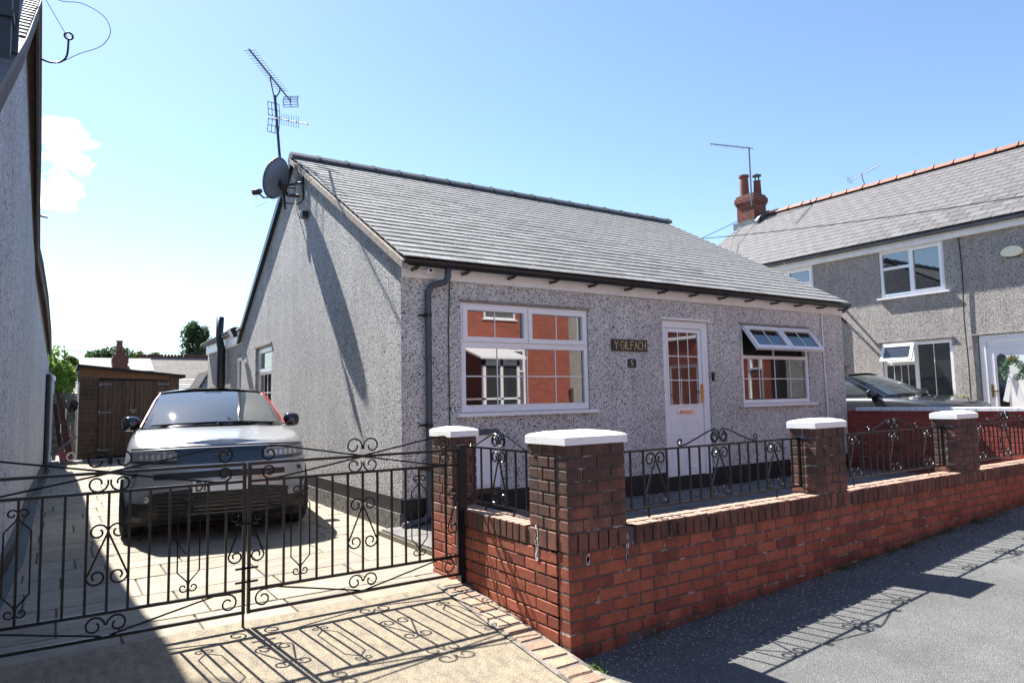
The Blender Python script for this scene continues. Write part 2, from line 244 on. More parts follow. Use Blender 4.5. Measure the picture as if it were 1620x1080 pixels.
# ---------------------------------------------------------------- mesh helpers
class MB:
    def __init__(s): s.v=[]; s.f=[]
    def add(s,vs,fs):
        n=len(s.v); s.v+= [tuple(p) for p in vs]; s.f+=[tuple(i+n for i in f) for f in fs]; return s
    def box(s,x0,x1,y0,y1,z0,z1):
        x0,x1=sorted((x0,x1)); y0,y1=sorted((y0,y1)); z0,z1=sorted((z0,z1))
        return s.add([(x0,y0,z0),(x1,y0,z0),(x1,y1,z0),(x0,y1,z0),(x0,y0,z1),(x1,y0,z1),(x1,y1,z1),(x0,y1,z1)],[(0,3,2,1),(4,5,6,7),(0,1,5,4),(1,2,6,5),(2,3,7,6),(3,0,4,7)])
    def cbox(s,dx,dy,dz,c):
        hx,hy,hz=dx/2,dy/2,dz/2; vs=[];idx={}
        for sx in(-1,1):
            for sy in(-1,1):
                for sz in(-1,1):
                    for ax in range(3):
                        p=[sx*hx,sy*hy,sz*hz]
                        for a in range(3):
                            if a!=ax: p[a]-=(sx,sy,sz)[a]*c
                        idx[(sx,sy,sz,ax)]=len(vs); vs.append(p)
        fs=[]
        for ax in range(3):
            o=[a for a in range(3) if a!=ax]
            for sg in(-1,1):
                q=[]
                for a,b in((-1,-1),(1,-1),(1,1),(-1,1)):
                    k=[0,0,0]; k[ax]=sg;k[o[0]]=a;k[o[1]]=b; q.append(idx[(*k,ax)])
                fs.append(tuple(q) if (sg>0)!=(ax==1) else tuple(q[::-1]))
            for a in(-1,1):
                for b in(-1,1):
                    k0=[0,0,0];k0[ax]=-1;k0[o[0]]=a;k0[o[1]]=b;k1=list(k0);k1[ax]=1
                    fs.append((idx[(*k0,o[0])],idx[(*k1,o[0])],idx[(*k1,o[1])],idx[(*k0,o[1])]))
        for sx in(-1,1):
            for sy in(-1,1):
                for sz in(-1,1): fs.append(tuple(idx[(sx,sy,sz,a)] for a in range(3)))
        return s.add(vs,fs)
    def quad(s,a,b,c,d): return s.add([a,b,c,d],[(0,1,2,3)])
    def prism(s,poly,off):
        n=len(poly); off=Vector(off); vs=[Vector(p) for p in poly]; vs+=[p+off for p in vs]
        fs=[tuple(range(n)),tuple(range(2*n-1,n-1,-1))]+[(i,(i+1)%n,(i+1)%n+n,i+n) for i in range(n)]
        return s.add(vs,fs)
    def tube(s,pts,r,n=6,caps=True,flat=None):
        pts=[Vector(p) for p in pts]; m=len(pts); rr=r if isinstance(r,(list,tuple)) else [r]*m
        rings=[]; up=None
        for i,p in enumerate(pts):
            t=(pts[min(i+1,m-1)]-pts[max(i-1,0)]); t=t.normalized() if t.length>1e-9 else Vector((0,0,1))
            if up is None: up=Vector((0,1,0)) if abs(t.y)<.9 else Vector((0,0,1))
            if abs(up.dot(t))>.98: up=Vector((1,0,0)) if abs(t.x)<.9 else Vector((0,1,0))
            a=(up-t*up.dot(t)).normalized(); b=t.cross(a); up=a
            rings.append([p+(a*math.cos(2*math.pi*k/n+math.pi/n)*(flat or 1)+b*math.sin(2*math.pi*k/n+math.pi/n))*rr[i] for k in range(n)])
        vs=[q for r_ in rings for q in r_]; fs=[]
        for i in range(m-1):
            for k in range(n): fs.append((i*n+k,i*n+(k+1)%n,(i+1)*n+(k+1)%n,(i+1)*n+k))
        if caps: fs+= [tuple(range(n-1,-1,-1)),tuple(range((m-1)*n,m*n))]
        return s.add(vs,fs)
    def bar(s,a,b,w,h=None): return s.tube([a,b],(w)/math.sqrt(2),4)
    def lathe(s,prof,c,axis='z',n=20):
        vs=[];fs=[];c=Vector(c)
        for r,h in prof:
            for k in range(n):
                a=2*math.pi*k/n; p={'z':(r*math.cos(a),r*math.sin(a),h),'y':(r*math.cos(a),h,r*math.sin(a)),'x':(h,r*math.cos(a),r*math.sin(a))}[axis]; vs.append(c+Vector(p))
        for i in range(len(prof)-1):
            for k in range(n): fs.append((i*n+k,i*n+(k+1)%n,(i+1)*n+(k+1)%n,(i+1)*n+k))
        fs+=[tuple(range(n)),tuple(range((len(prof)-1)*n,len(prof)*n))]
        return s.add(vs,fs)
    def grid(s,fn,nu,nv):
        vs=[fn(i/nu,j/nv) for j in range(nv+1) for i in range(nu+1)]
        return s.add(vs,[(j*(nu+1)+i,j*(nu+1)+i+1,(j+1)*(nu+1)+i+1,(j+1)*(nu+1)+i) for j in range(nv) for i in range(nu)])
    def mesh(s,name,mt,smooth=False):
        me=bpy.data.meshes.new(name); me.from_pydata(s.v,[],s.f); me.update(); me.materials.append(M[mt] if isinstance(mt,str) else mt)
        if smooth: me.polygons.foreach_set('use_smooth',[True]*len(me.polygons))
        return me
    def obj(s,name,mt,parent=None,kind=None,smooth=False,label=None,cat=None,group=None,fix=True):
        me=s.mesh(name,mt,smooth)
        if fix:
            import bmesh; bm=bmesh.new(); bm.from_mesh(me); bmesh.ops.recalc_face_normals(bm,faces=bm.faces); bm.to_mesh(me); bm.free()
        o=bpy.data.objects.new(name,me); COL.objects.link(o)
        if parent: o.parent=parent
        tag(o,label,cat,group,kind); return o
def tag(o,label=None,cat=None,group=None,kind=None):
    for k,v in (('label',label),('category',cat),('group',group),('kind',kind)):
        if v: o[k]=v
    return o
def thing(name,label,cat,loc=(0,0,0),group=None,kind=None,rz=0):
    o=bpy.data.objects.new(name,None); COL.objects.link(o); o.location=loc; o.rotation_euler=(0,0,rz); o.empty_display_size=.1
    return tag(o,label,cat,group,kind)
def loc_of(p):
    return Vector(p.location) if p else Vector()
def link(name,me,parent,loc=(0,0,0),rot=None):
    o=bpy.data.objects.new(name,me); COL.objects.link(o); o.parent=parent; o.location=loc
    if rot is not None: o.rotation_euler=rot
    return o
MC={}
def cmesh(dx,dy,dz,mt,c=.004):
    k=(round(dx,3),round(dy,3),round(dz,3),mt,c)
    if k not in MC: MC[k]=MB().cbox(dx,dy,dz,c).mesh('piece',mt)
    return MC[k]
def pieces(name,items,parent,stuffname,limit=300,off=Vector((0,0,0))):
    """items: (dx,dy,dz,mat,chamfer,loc,rotmatrix3 or None) in world coords; parent at its own location with no rotation"""
    items=sorted(items,key=lambda i:(Vector(i[5])-CAMP).length)
    pl=loc_of(parent)
    for it in items[:limit]:
        o=link(name,cmesh(*it[:5]),parent,Vector(it[5])-pl, it[6].to_euler() if it[6] else Euler((R.uniform(-.004,.004),R.uniform(-.004,.004),R.uniform(-.004,.004))))
    rest=items[limit:]
    if rest:
        by={}
        for it in rest: by.setdefault(it[3],[]).append(it)
        for mt,l in by.items():
            mb=MB()
            for it in l:
                b=MB().box(-it[0]/2,it[0]/2,-it[1]/2,it[1]/2,-it[2]/2,it[2]/2); r=it[6] or Matrix.Identity(3)
                mb.add([r@Vector(v)+Vector(it[5])-pl for v in b.v],b.f)
            mb.obj(stuffname,mt,parent,kind='stuff',fix=False)
# frames: local axes u,v,w -> world
class FR:
    def __init__(s,o,U,W): s.o=Vector(o); s.U=Vector(U); s.W=Vector(W)
    def P(s,u,v,w): return s.o+s.U*u+Vector((0,0,v))+s.W*w
    def box(s,mb,u0,u1,v0,v1,w0,w1):
        a=s.P(u0,v0,w0); b=s.P(u1,v1,w1); mb.box(a.x,b.x,a.y,b.y,a.z,b.z); return mb
def frame4(fr,mb,u0,u1,v0,v1,t,w0,w1):
    fr.box(mb,u0,u1,v0,v0+t,w0,w1); fr.box(mb,u0,u1,v1-t,v1,w0,w1); fr.box(mb,u0,u0+t,v0+t,v1-t,w0,w1); fr.box(mb,u1-t,u1,v0+t,v1-t,w0,w1)
def wall_holes(fr,mb,u0,u1,v0,v1,holes,depth=.12):
    us=sorted({u0,u1,*[h[0] for h in holes],*[h[1] for h in holes]}); vs=sorted({v0,v1,*[h[2] for h in holes],*[h[3] for h in holes]})
    for i in range(len(us)-1):
        for j in range(len(vs)-1):
            cu=(us[i]+us[i+1])/2; cv=(vs[j]+vs[j+1])/2
            if any(h[0]<cu<h[1] and h[2]<cv<h[3] for h in holes): continue
            mb.quad(fr.P(us[i],vs[j],0),fr.P(us[i+1],vs[j],0),fr.P(us[i+1],vs[j+1],0),fr.P(us[i],vs[j+1],0))
    for a,b,c,d in holes:
        for p,q in (((a,c),(b,c)),((b,c),(b,d)),((b,d),(a,d)),((a,d),(a,c))):
            mb.quad(fr.P(*p,0),fr.P(*q,0),fr.P(*q,-depth),fr.P(*p,-depth))
FRONT=FR((0,6.54,0),(1,0,0),(0,-1,0))
def spiral(c,r,a0,d,turns,rin=.35,n=None):
    n=n or max(8,int(abs(turns)*14)); return [(c[0]+r*(1-(1-rin)*t/n)*math.cos(a0+d*2*math.pi*turns*t/n),c[1]+r*(1-(1-rin)*t/n)*math.sin(a0+d*2*math.pi*turns*t/n)) for t in range(n+1)]
# ================================================================ SETTING
def roadz(x,y): return max(-.12,min(.8,.046*(x-2.47)))+ (-.02*max(0,min(1,(2.4-y)/4)))
MB().quad((-600,-600,-.35),(600,-600,-.35),(600,600,-.35),(-600,600,-.35)).obj('ground','garden',kind='structure')
rd=MB(); xs=[-40,-20,-10,-5,-2,0,1,2,2.3]+[2.4+i*.4 for i in range(1,30)]+[16,18,22,30,45,70]; ys=[-12,-9,-7,-5,-3,-1,0,1,2,2.6,3.0,3.4]
rd.grid(lambda u,v:(xs[int(round(u*(len(xs)-1)))],ys[int(round(v*(len(ys)-1)))],roadz(xs[int(round(u*(len(xs)-1)))],ys[int(round(v*(len(ys)-1)))])),len(xs)-1,len(ys)-1)
rd.obj('road','asphalt',kind='structure')
# apron in front of the gates
def apz(x,y):
    t=max(0,min(1,(y-3.0)/1.45)); return .004+ (.178*t if x>-9 else 0)+ (0 if y>3 else 0.0)
ap=MB(); ap.grid(lambda u,v:(-7+u*9.27,2.55+v*1.9,apz(-7+u*9.27,2.55+v*1.9)+.02),30,12)
ap.add([(-7,2.55,.024),(2.27,2.55,.024),(2.27,2.55,-.2),(-7,2.55,-.2)],[(0,1,2,3)]); ap.add([(2.27,2.55,.024),(2.27,3.0,.024),(2.27,4.45,.202),(2.27,4.45,-.2),(2.27,2.55,-.2)],[(0,1,2,3,4)])
ap.obj('concrete_apron','apron',kind='structure')
# brick edging between apron and wall
ed=thing('brick_edging',None,None,kind='structure')
items=[]
y=2.62
while y<4.4:
    L=R.choice([.098,.105,.11,.10]); t=max(0,(y+.05-3.0)/1.45); z=.178*t+.004
    sl=math.atan(.178/1.45) if y>3 else 0
    items.append((R.choice([.165,.175,.18]),L,.07,'brick_pave',.01,(2.37+R.uniform(-.012,.012),y+L/2,z),Euler((sl,0,R.uniform(-.07,.07))).to_matrix())); y+=L+.014
pieces('brick',items,ed,'brick_rows')
MB().add([(2.26,2.55,.030),(2.48,2.55,.030),(2.48,3.0,.031),(2.26,3.0,.031),(2.26,4.45,.212),(2.48,4.45,.212)],[(0,1,2,3),(3,2,5,4)]).obj('mortar_bed','mortar_l',ed,fix=False)
# driveway with slabs
dv=thing('driveway',None,None,kind='structure')
MB().box(-.75,3.0,4.40,20.5,-.2,.165).obj('joint_bed','joint',dv)
items=[]; y=4.46; row=0
while y<19.9:
    d=R.choice([.28,.42,.42,.56]); x=-.62+R.uniform(-.35,0)
    while x<2.9:
        wd=R.choice([.56,.7,.84,.42]); x1=min(x+wd,2.93)
        x0=max(x,-.62)
        if x1-x0>.1:
            items.append((round(x1-x0-.012,3),d-.012,.04,'sand',.005,((x0+x1)/2,y+d/2,.162+R.uniform(-.002,.002)),Euler((R.uniform(-.003,.003),R.uniform(-.003,.003),0)).to_matrix()))
        x=x1 if x1<2.9 else 9
    y+=d
pieces('paving_slab',items,dv,'slabs_beyond')
# front garden ground
gd=thing('front_garden_path',None,None,kind='structure')
MB().box(2.70,11.05,3.4,6.55,-.2,.225).obj('path_bed','joint',gd)
items=[]; 
for i in range(19):
    for j in range(6):
        x=2.72+i*.44; yy=3.44+j*.515
        items.append((.43,.505,.05,'garden',.004,(x+.215,yy+.255,.222+R.uniform(-.003,.003)),Euler((R.uniform(-.006,.006),R.uniform(-.006,.006),0)).to_matrix()))
pieces('paving_slab',items,gd,'slabs_beyond')
MB().box(2.69,2.98,4.61,6.56,-.2,.175).obj('strip_by_the_corner','sand',kind='structure')
# neighbour's drive
MB().box(11.25,15.5,3.2,20,-.2,.33).obj('neighbour_drive','apron',kind='structure')
# ================================================================ GARDEN WALL
gw=thing('garden_wall','low red brick street wall with brick-on-edge coping and sooty upper courses','wall',(2.47,3.2,0))
core=MB(); core.box(2.478,11.05,3.205,3.37,-.2,.70); core.box(2.478,2.66,3.3,4.62,-.2,.70); core.obj('mortar_core','mortar',None); 
c_=bpy.data.objects['mortar_core']; c_.parent=gw; c_.location=(-2.47,-3.2,0)
items=[]
piersx=[(2.47,2.94),(4.92,5.33),(7.22,7.64),(9.55,9.97)]
def inpier(x): return any(a-.02<x<b+.02 for a,b in piersx)
for c in range(-1,8):
    z=.0375+c*.075-.0
    x=2.47-(.1125 if c%2 else 0)
    while x<11:
        x0=max(x,2.472); x1=min(x+.225,11.04)
        if x1-x0>.05 and z+.04>roadz((x0+x1)/2,3.2)-.03 and not (c==0 and 2.9<x0<3.05):
            pm='brick'
            items.append((round(x1-x0-.010,3),.1,.065,pm,.004,((x0+x1)/2,3.25+R.uniform(-.002,.002),z),None))
        x+=.225
    y=3.302-(.1125 if not c%2 else 0)
    while y<4.6:
        y0=max(y,3.302); y1=min(y+.225,4.60)
        if y1-y0>.05 and z+.04>.13*(y0-3.2)-.03:
            items.append((.1,round(y1-y0-.010,3),.065,'brick',.004,(2.52+R.uniform(-.002,.002),(y0+y1)/2,z),None))
        y+=.225
x=2.475
while x<11.0:
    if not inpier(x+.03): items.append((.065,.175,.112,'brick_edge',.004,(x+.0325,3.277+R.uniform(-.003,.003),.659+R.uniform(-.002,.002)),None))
    x+=.0745
y=3.62
while y<4.58:
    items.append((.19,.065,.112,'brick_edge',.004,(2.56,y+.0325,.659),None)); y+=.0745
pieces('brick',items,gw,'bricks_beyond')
# efflorescence streak + piers
def pier(x0,x1,y0,y1,label,zb=0,soldier=True,first=False):
    t=thing('brick_pier',label,'pier',(x0,y0,0),'brick piers of the street wall')
    MB().box(.008,x1-x0-.008,.008,y1-y0-.008,-.1 if not soldier else .604,1.225).obj('mortar_core','mortar',t)
    items=[]; W=x1-x0; D=y1-y0
    z=.72 if not first else .60
    zs=[]
    if first or soldier: zs.append('s')
    c=0
    z=.605
    zz=z+.115
    def soldiers(z0):
        n=int(W/.0745)
        for i in range(n): items.append((W/n-.01,.1,.105,'brick_pier',.004,(x0+(i+.5)*W/n,y0+.046,z0+.055),None))
        n=max(1,int((D-.1)/.0745))
        for i in range(n): items.append((.1,(D-.1)/n-.01,.105,'brick_pier',.004,(x0+.046,y0+.1+(i+.5)*(D-.1)/n,z0+.055),None))
    if soldier: soldiers(.605)
    z=zz
    k=0
    while z<1.2:
        h=.0715 if soldier else .0715
        segs=[.5,.5] if k%2 else [.26,.48,.26]
        a=0
        for s in segs:
            bd=.1 if D>.3 else D/2-.004
            items.append((s*W-.01,bd,.062,'brick_pier',.004,(x0+(a+s/2)*W,y0+bd/2-.002,z+.036),None)); 
            items.append((s*W-.01,bd,.062,'brick_pier',.004,(x0+(a+s/2)*W,y1-bd/2+.002,z+.036),None)); a+=s
        segs=([.36,.64] if k%2 else [.7,.3]) if D>.3 else [1.0]; a=0; DD=D-.2
        for s in (segs if DD>.05 else []):
            items.append((.1,s*DD-.01,.062,'brick_pier',.004,(x0+.048,y0+.1+(a+s/2)*DD,z+.036),None)); items.append((.1,s*DD-.01,.062,'brick_pier',.004,(x1-.048,y0+.1+(a+s/2)*DD,z+.036),None)); a+=s
        z+=.0725; k+=1
    if not soldier:  # small gate pier, bricks to the ground
        z=.72-.0725; k=1
        while z>.1:
            segs=[.5,.5] if k%2 else [.26,.74]; a=0
            for s in segs: items.append((.1,s*D-.01,.062,'brick' if z<.6 else 'brick_pier',.004,(x0+.048,y0+(a+s/2)*D,z+.036),None)); a+=s
            items.append((W-.1-.01,.1,.062,'brick',.004,(x0+.1+(W-.1)/2,y0+.048,z+.036),None))
            z-=.0725;k+=1
    pieces('brick',items,t,'bricks_beyond')
    e=.012; a,b,c2,d=-e,W+e,-e,D+e; i=.05
    vs=[(a,c2,1.225),(b,c2,1.225),(b,d,1.225),(a,d,1.225)]
    vs2=[(p[0],p[1],1.27) for p in vs]; vs3=[(a+.02,c2+.02,1.283),(b-.02,c2+.02,1.283),(b-.02,d-.02,1.283),(a+.02,d-.02,1.283)]; vs4=[(a+i*1.8,c2+i*1.8,1.298),(b-i*1.8,c2+i*1.8,1.298),(b-i*1.8,d-i*1.8,1.298),(a+i*1.8,d-i*1.8,1.298)]
    fs=[(3,2,1,0),(12,13,14,15)]
    for r in range(3):
        for k in range(4): fs.append((r*4+k,r*4+(k+1)%4,(r+1)*4+(k+1)%4,(r+1)*4+k))
    MB().add(vs+vs2+vs3+vs4,fs).obj('cap','cap',t)
    return t
pier(2.47,2.935,3.197,3.58,'thick corner pier with white cap where the street wall turns to the gates',first=True)
pier(4.92,5.33,3.197,3.425,'brick pier under white cap between the first and second street railings')
pier(7.22,7.64,3.197,3.425,'brick pier under white cap in front of the red boundary wall')
pier(9.55,9.97,3.197,3.425,'brick pier under white cap at the far end of the street wall')
pier(2.477,2.70,4.60,4.93,'slim brick gate pier under white cap behind black steel post',soldier=False)
# white paint runs on the wall: thin flakes of old paint
pr=MB()
for (px,pz0,pz1,face) in ((2.60,.50,.58,'f'),(2.90,.52,.66,'f'),(3.30,.50,.70,'l')):
    pass
for k in range(26):
    u=R.random(); c,z0,z1=R.choice([(2.615,.49,.585),(2.925,.50,.68)]); ww=R.uniform(.004,.014); x=c+R.gauss(0,.005); z=R.uniform(z0,z1-.03); h=R.uniform(.02,.05)
    pr.box(x-ww/2,x+ww/2,3.1935,3.1965,z,z+h)
    c,z0,z1=R.choice([(3.50,.50,.70)]); yv=c+R.gauss(0,.006); z=R.uniform(z0,z1)
    pr.box(2.4645,2.4675,yv-ww/2,yv+ww/2,z,z+h)
pr.obj('white_paint_drips','white',gw,kind='stuff'); bpy.data.objects['white_paint_drips'].location=(-2.47,-3.2,0)
# ================================================================ IRONWORK
def strap(parent,name,pts2,y,r=.0055,axis='x',n=5):
    pl=loc_of(parent)
    pts=[((p[0],y,p[1]) if axis=='x' else (y,p[0],p[1])) for p in pts2]
    pts=[Vector(p)-pl for p in pts]
    return MB().tube(pts,r,n).obj(name,'iron',parent,smooth=False,fix=False)
def a_scroll(cxx,zt,zb,hw,rt,rb,s):
    top=spiral((cxx-s*rt,zt-rt),rt,0 if s>0 else math.pi,s,1.15)
    bot=spiral((cxx-s*(hw-rb),zb+rb),rb,math.pi if s>0 else 0,s,1.15)
    return top[::-1]+bot
def hexa(cxx,z0,z1,s,hw=.058):
    r=.026; H=z1-z0
    top=spiral((cxx-s*r,z1-r),r,0 if s>0 else math.pi,s,1.0)
    bot=spiral((cxx-s*r,z0+r),r,0 if s>0 else math.pi,-s,1.0)
    return top[::-1]+[(cxx-s*.008,z1-.06),(cxx-s*hw,z1-.115),(cxx-s*hw,z0+.115),(cxx-s*.008,z0+.06)]+bot
def gate(x0,x1,label,latch_left):
    y=4.4; t=thing('iron_gate',label,'gate',((x0+x1)/2,y,.18),'black wrought iron driveway gates')
    pl=loc_of(t)
    def rail(z,r=.009,nm='rail'): MB().tube([(x0-pl.x,0,z-pl.z),(x1-pl.x,0,z-pl.z)],r*1.3,4).obj(nm,'iron',t,fix=False)
    for z in (1.145,1.04,.40,.272): rail(z)
    for x in (x0,x1): MB().tube([(x-pl.x,0,.262-pl.z),(x-pl.x,0,1.152-pl.z)],.0135,4).obj('stile','iron',t,fix=False)
    n=14; sp=(x1-x0)/n
    me=MB().tube([(0,0,.405-pl.z),(0,0,1.035-pl.z)],.0092,4).mesh('bar','iron')
    for i in range(1,n): link('bar',me,t,(x0+i*sp-pl.x,0,0))
    c=(x0+x1)/2
    for s in (1,-1):
        strap(t,'heart_scroll',a_scroll(c,.875,.545,sp*.97,.047,.047,s),y)
        for k in (3,11): strap(t,'lantern_scroll',hexa(x0+k*sp,.44,.99,s),y,.0045)
        # knot scrolls above and below top rail
        strap(t,'top_scroll',spiral((c-s*.062,1.145+.066),.06,-.35 if s>0 else math.pi+.35,s,1.1),y)
        strap(t,'top_scroll',spiral((c-s*.058,1.145-.056),.054,.35 if s>0 else math.pi-.35,-s,1.1),y)
        e=x0 if s>0 else x1; d=1 if s>0 else -1  # end side
        cx_=e+d*.115
        strap(t,'long_strap',[(c,1.148),(cx_+d*.05,1.245)]+spiral((cx_,1.198),.05,math.pi/2,d,1.2),y)
        strap(t,'long_strap',[(c,1.142),(cx_+d*.05,1.048)]+spiral((cx_,1.092),.045,-math.pi/2,-d,1.2),y)
        strap(t,'base_scroll',spiral((c-s*.055,.336),.052,0 if s>0 else math.pi,s,1.15),y)
        strap(t,'base_strap',[(c-s*.02,.28),(cx_+d*.05,.392)]+spiral((e+d*.085,.337),.052,math.pi/2,d,1.15),y)
        # half hearts beside the stiles
        ss=-s
        top=spiral((e+d*.045,.83),.042,math.pi if d>0 else 0,-d,1.1); bot=spiral((e+d*.045,.60),.042,0 if d>0 else math.pi,-d,1.1)
        strap(t,'side_scroll',top[::-1]+bot,y)
    k=MB()
    for zz in (.45,.53,.79): k.tube([(( x1 if not latch_left else x0)-pl.x-.05,-.015,zz-pl.z),((x1 if not latch_left else x0)-pl.x+.05,-.015,zz-pl.z)],.007,5)
    k.obj('latch','iron',t,fix=False)
    if not latch_left: MB().tube([(x1-pl.x-.004,-.02,.53-pl.z),(x1-pl.x-.004,-.02,.005)],.008,6).obj('drop_bolt','iron',t,fix=False)
    return t
gate(-.455,.955,'black scrollwork gate leaf beside the shaded pebbledash wall',False)
gate(.985,2.42,'black scrollwork gate leaf hung on the brick pier side',True)
gp=thing('gate_post','square black steel gate post against the brick return wall','post',(2.46,4.42,.17))
MB().box(-.03,.03,-.03,.03,-.1,1.0).obj('post','gutter',gp)
MB().box(-.034,.034,-.034,.034,1.0,1.008).obj('post_cap','iron',gp)
gp2=thing('gate_post','black steel gate post fixed to the foot of the white pebbledash wall','post',(-.475,4.44,.17))
MB().box(-.03,.03,-.03,.03,-.1,1.0).obj('post','gutter',gp2)
def railing(u0,u1,A,hs,label,axis='x',y=3.33,zt=1.148,zb=.778,crown=True,braces=True,nb=None):
    t=thing('iron_railing',label,'railing',((u0+u1)/2,y,.72) if axis=='x' else (y,(u0+u1)/2,.72),'black wrought iron wall railings')
    for z in (zt,zb): strap(t,'rail',[(u0,z),(u1,z)],y,.0095,axis,4)
    for u in nb: strap(t,'bar',[(u,zb),(u,zt)],y,.0078,axis,4)
    for c in A:
        for s in (1,-1): strap(t,'heart_scroll',a_scroll(c,zt-.012,zb+.008,hs,.048,.046,s),y,.0065,axis)
    c=A[len(A)//2]
    if crown:
        hwid=crown
        for d in (1,-1):
            e=c-d*hwid
            strap(t,'crown_strap',spiral((e,1.186),.026,math.pi*1.5,-d,1.1)[::-1]+[(e+d*.06,1.168),(c-d*.10,1.25)]+spiral((c-d*.045,1.212),.048,math.pi/2,-d,1.2),y,.006,axis)
            strap(t,'crown_scroll',spiral((c-d*.047,zt+.052),.045,math.pi/2 ,d,1.1),y,.0055,axis)
    if braces:
        MB().box(u1-.004-t.location.x,u1+.02-t.location.x,-.008,.008,zb-.72-.01,zt-.72+.01).obj('end_plate','iron',t)
        for z,dz in ((zt,-.04),(zb,-.055)):
            MB().tube([(u1-t.location.x,0,z-.72),(u1+.02-t.location.x,-.12,z+dz-.72)],.007,4).obj('brace','iron',t,fix=False)
    for uu in (u0+.3,u1-.3): strap(t,'foot',[(uu,.712),(uu,zb)],y,.007,axis,4)
    return t
nb1=[3.10,3.215,3.432,3.544,3.653,3.755,3.857,4.072,4.182,4.281,4.382,4.486,4.695,4.805]
railing(2.95,4.895,[3.325,3.965,4.59],.108,'scrolled black railing on the coping beside the thick corner pier',nb=nb1,crown=.40)
nb2=[a+2.36 for a in nb1]
railing(5.34,7.20,[3.29+2.40,3.965+2.36,4.555+2.36],.10,'scrolled black railing in front of the shaded red wall',nb=[5.50,5.59,5.80,5.91,6.02,6.12,6.22,6.43,6.54,6.64,6.73,6.82,7.02,7.13],crown=.40)
railing(7.65,9.53,[8.02,8.62,9.2],.10,'scrolled black railing farthest up the street, before sunlit red brick',nb=[7.78,7.92,8.12,8.22,8.32,8.42,8.52,8.72,8.83,8.93,9.03,9.1,9.3,9.42],crown=.40)
railing(3.62,4.58,[4.10],.10,'short scrolled railing on the return wall between two piers',axis='y',y=2.58,nb=[3.76,3.886,4.0,4.2,4.336,4.44],crown=.38,braces=False,zt=1.155,zb=.765)
# ================================================================ BUNGALOW
bw=thing('bungalow','small grey pebbledash bungalow with slate-grey tiled roof and white front door','house',(2.95,6.54,.17))
BL=loc_of(bw)
def B(mb,name,mt,**k):
    mb.v=[(p[0]-BL.x,p[1]-BL.y,p[2]-BL.z) for p in mb.v]; return mb.obj(name,mt,k.pop('parent',bw),**k)
W1=(3.66,5.46,1.36,2.58); W2=(8.36,10.02,1.36,2.53); DR=(6.75,7.67,.42,2.53)
fw=MB(); wall_holes(FRONT,fw,2.95,11.0,.44,2.84,[W1,W2,DR]); B(fw,'front_wall','dash',fix=False)
fp=MB(); FRONT.box(fp,2.95,6.75,.1,.50,-.1,.012); FRONT.box(fp,7.67,11.0,.1,.50,-.1,.012); FRONT.box(fp,6.75,7.67,.1,.42,-.1,.012); B(fp,'black_plinth','plinth')
# gable wall: strips
def rz(y): return (2.93+.565*(y-6.36)) if y<10.45 else 5.24-.67*(y-10.45)
def gface(x,segs,mt,name,**k):
    mb=MB()
    for y0,y1,z0,zt in segs:
        ys_=[y0]+([10.45] if y0<10.45<y1 else [])+[y1]
        top=[(x,yy,(rz(yy) if zt is None else zt)) for yy in ys_[::-1]]
        mb.add([(x,y0,z0),(x,y1,z0)]+top,[tuple(range(2+len(top)))])
    return B(mb,name,mt,**k)
GW=(11.72,12.85,1.0,2.50)
gface(2.95,[(6.54,11.72,.50,None),(11.72,12.85,2.50,None),(11.72,12.85,.50,1.0),(12.85,13.98,.50,None)],'dash_g','gable_wall',fix=False)
mb=MB()
for a,b in (((11.72,1.0),(11.72,2.5)),((12.85,1.0),(12.85,2.5)),((11.72,2.5),(12.85,2.5)),((11.72,1.0),(12.85,1.0))):
    mb.quad((2.95,a[0],a[1]),(2.95,b[0],b[1]),(3.1,b[0],b[1]),(3.1,a[0],a[1]))
B(mb,'window_reveal','dash_g',fix=False)
B(MB().box(2.93,2.95,6.528,13.98,.36,.52),'gable_plinth_band','plinth')
B(MB().box(2.915,2.96,6.52,13.98,.0,.37),'worn_plinth','plinth_old')
gface(11.0,[(6.54,13.98,.1,None)],'dash','far_gable_wall',fix=False)
B(MB().quad((2.95,13.98,.1),(11.0,13.98,.1),(11.0,13.98,2.9),(2.95,13.98,2.9)),'rear_wall','dash',fix=False)
# roof
TH=math.atan(.565); cs,sn=math.cos(TH),math.sin(TH)
items=[]; rows=27; SL=(10.45-6.36)/cs; ex=SL/rows
for r in range(rows):
    n=26; tw=(10.97-2.90)/n
    for i in range(-1,n+1):
        x0=2.90+i*tw+(tw/2 if r%2 else 0); x1=x0+tw; x0=max(x0,2.90); x1=min(x1,10.97)
        if x1-x0<.03: continue
        d=(r+.5)*ex+.02; tilt=.014/ex*.8+R.uniform(-.003,.003)
        rot=Matrix.Rotation(TH-tilt+R.uniform(-.006,.006),3,'X')@Matrix.Rotation(R.choice([0]*24+[.03,-.03,.02])+R.uniform(-.003,.003),3,'Z')
        items.append((round(x1-x0-.006,3),ex+.05,.013,'tile',.002,((x0+x1)/2,6.36+d*cs-.012*sn,2.96+d*sn+.012*cs+R.uniform(-.001,.001)+.008),rot))
rf=MB(); rf.prism([(2.92,6.40,2.955),(2.92,10.45,5.24),(2.92,10.45,5.19),(2.92,6.40,2.90)],(8.03,0,0)); rf.prism([(2.92,10.45,5.27),(2.92,14.12,2.82),(2.92,14.12,2.75),(2.92,10.45,5.19)],(8.03,0,0))
ro=B(rf,'roof','tile')
pieces('roof_tile',items,bw,'roof_tiles_beyond')
x=2.88; k=0
rme=None
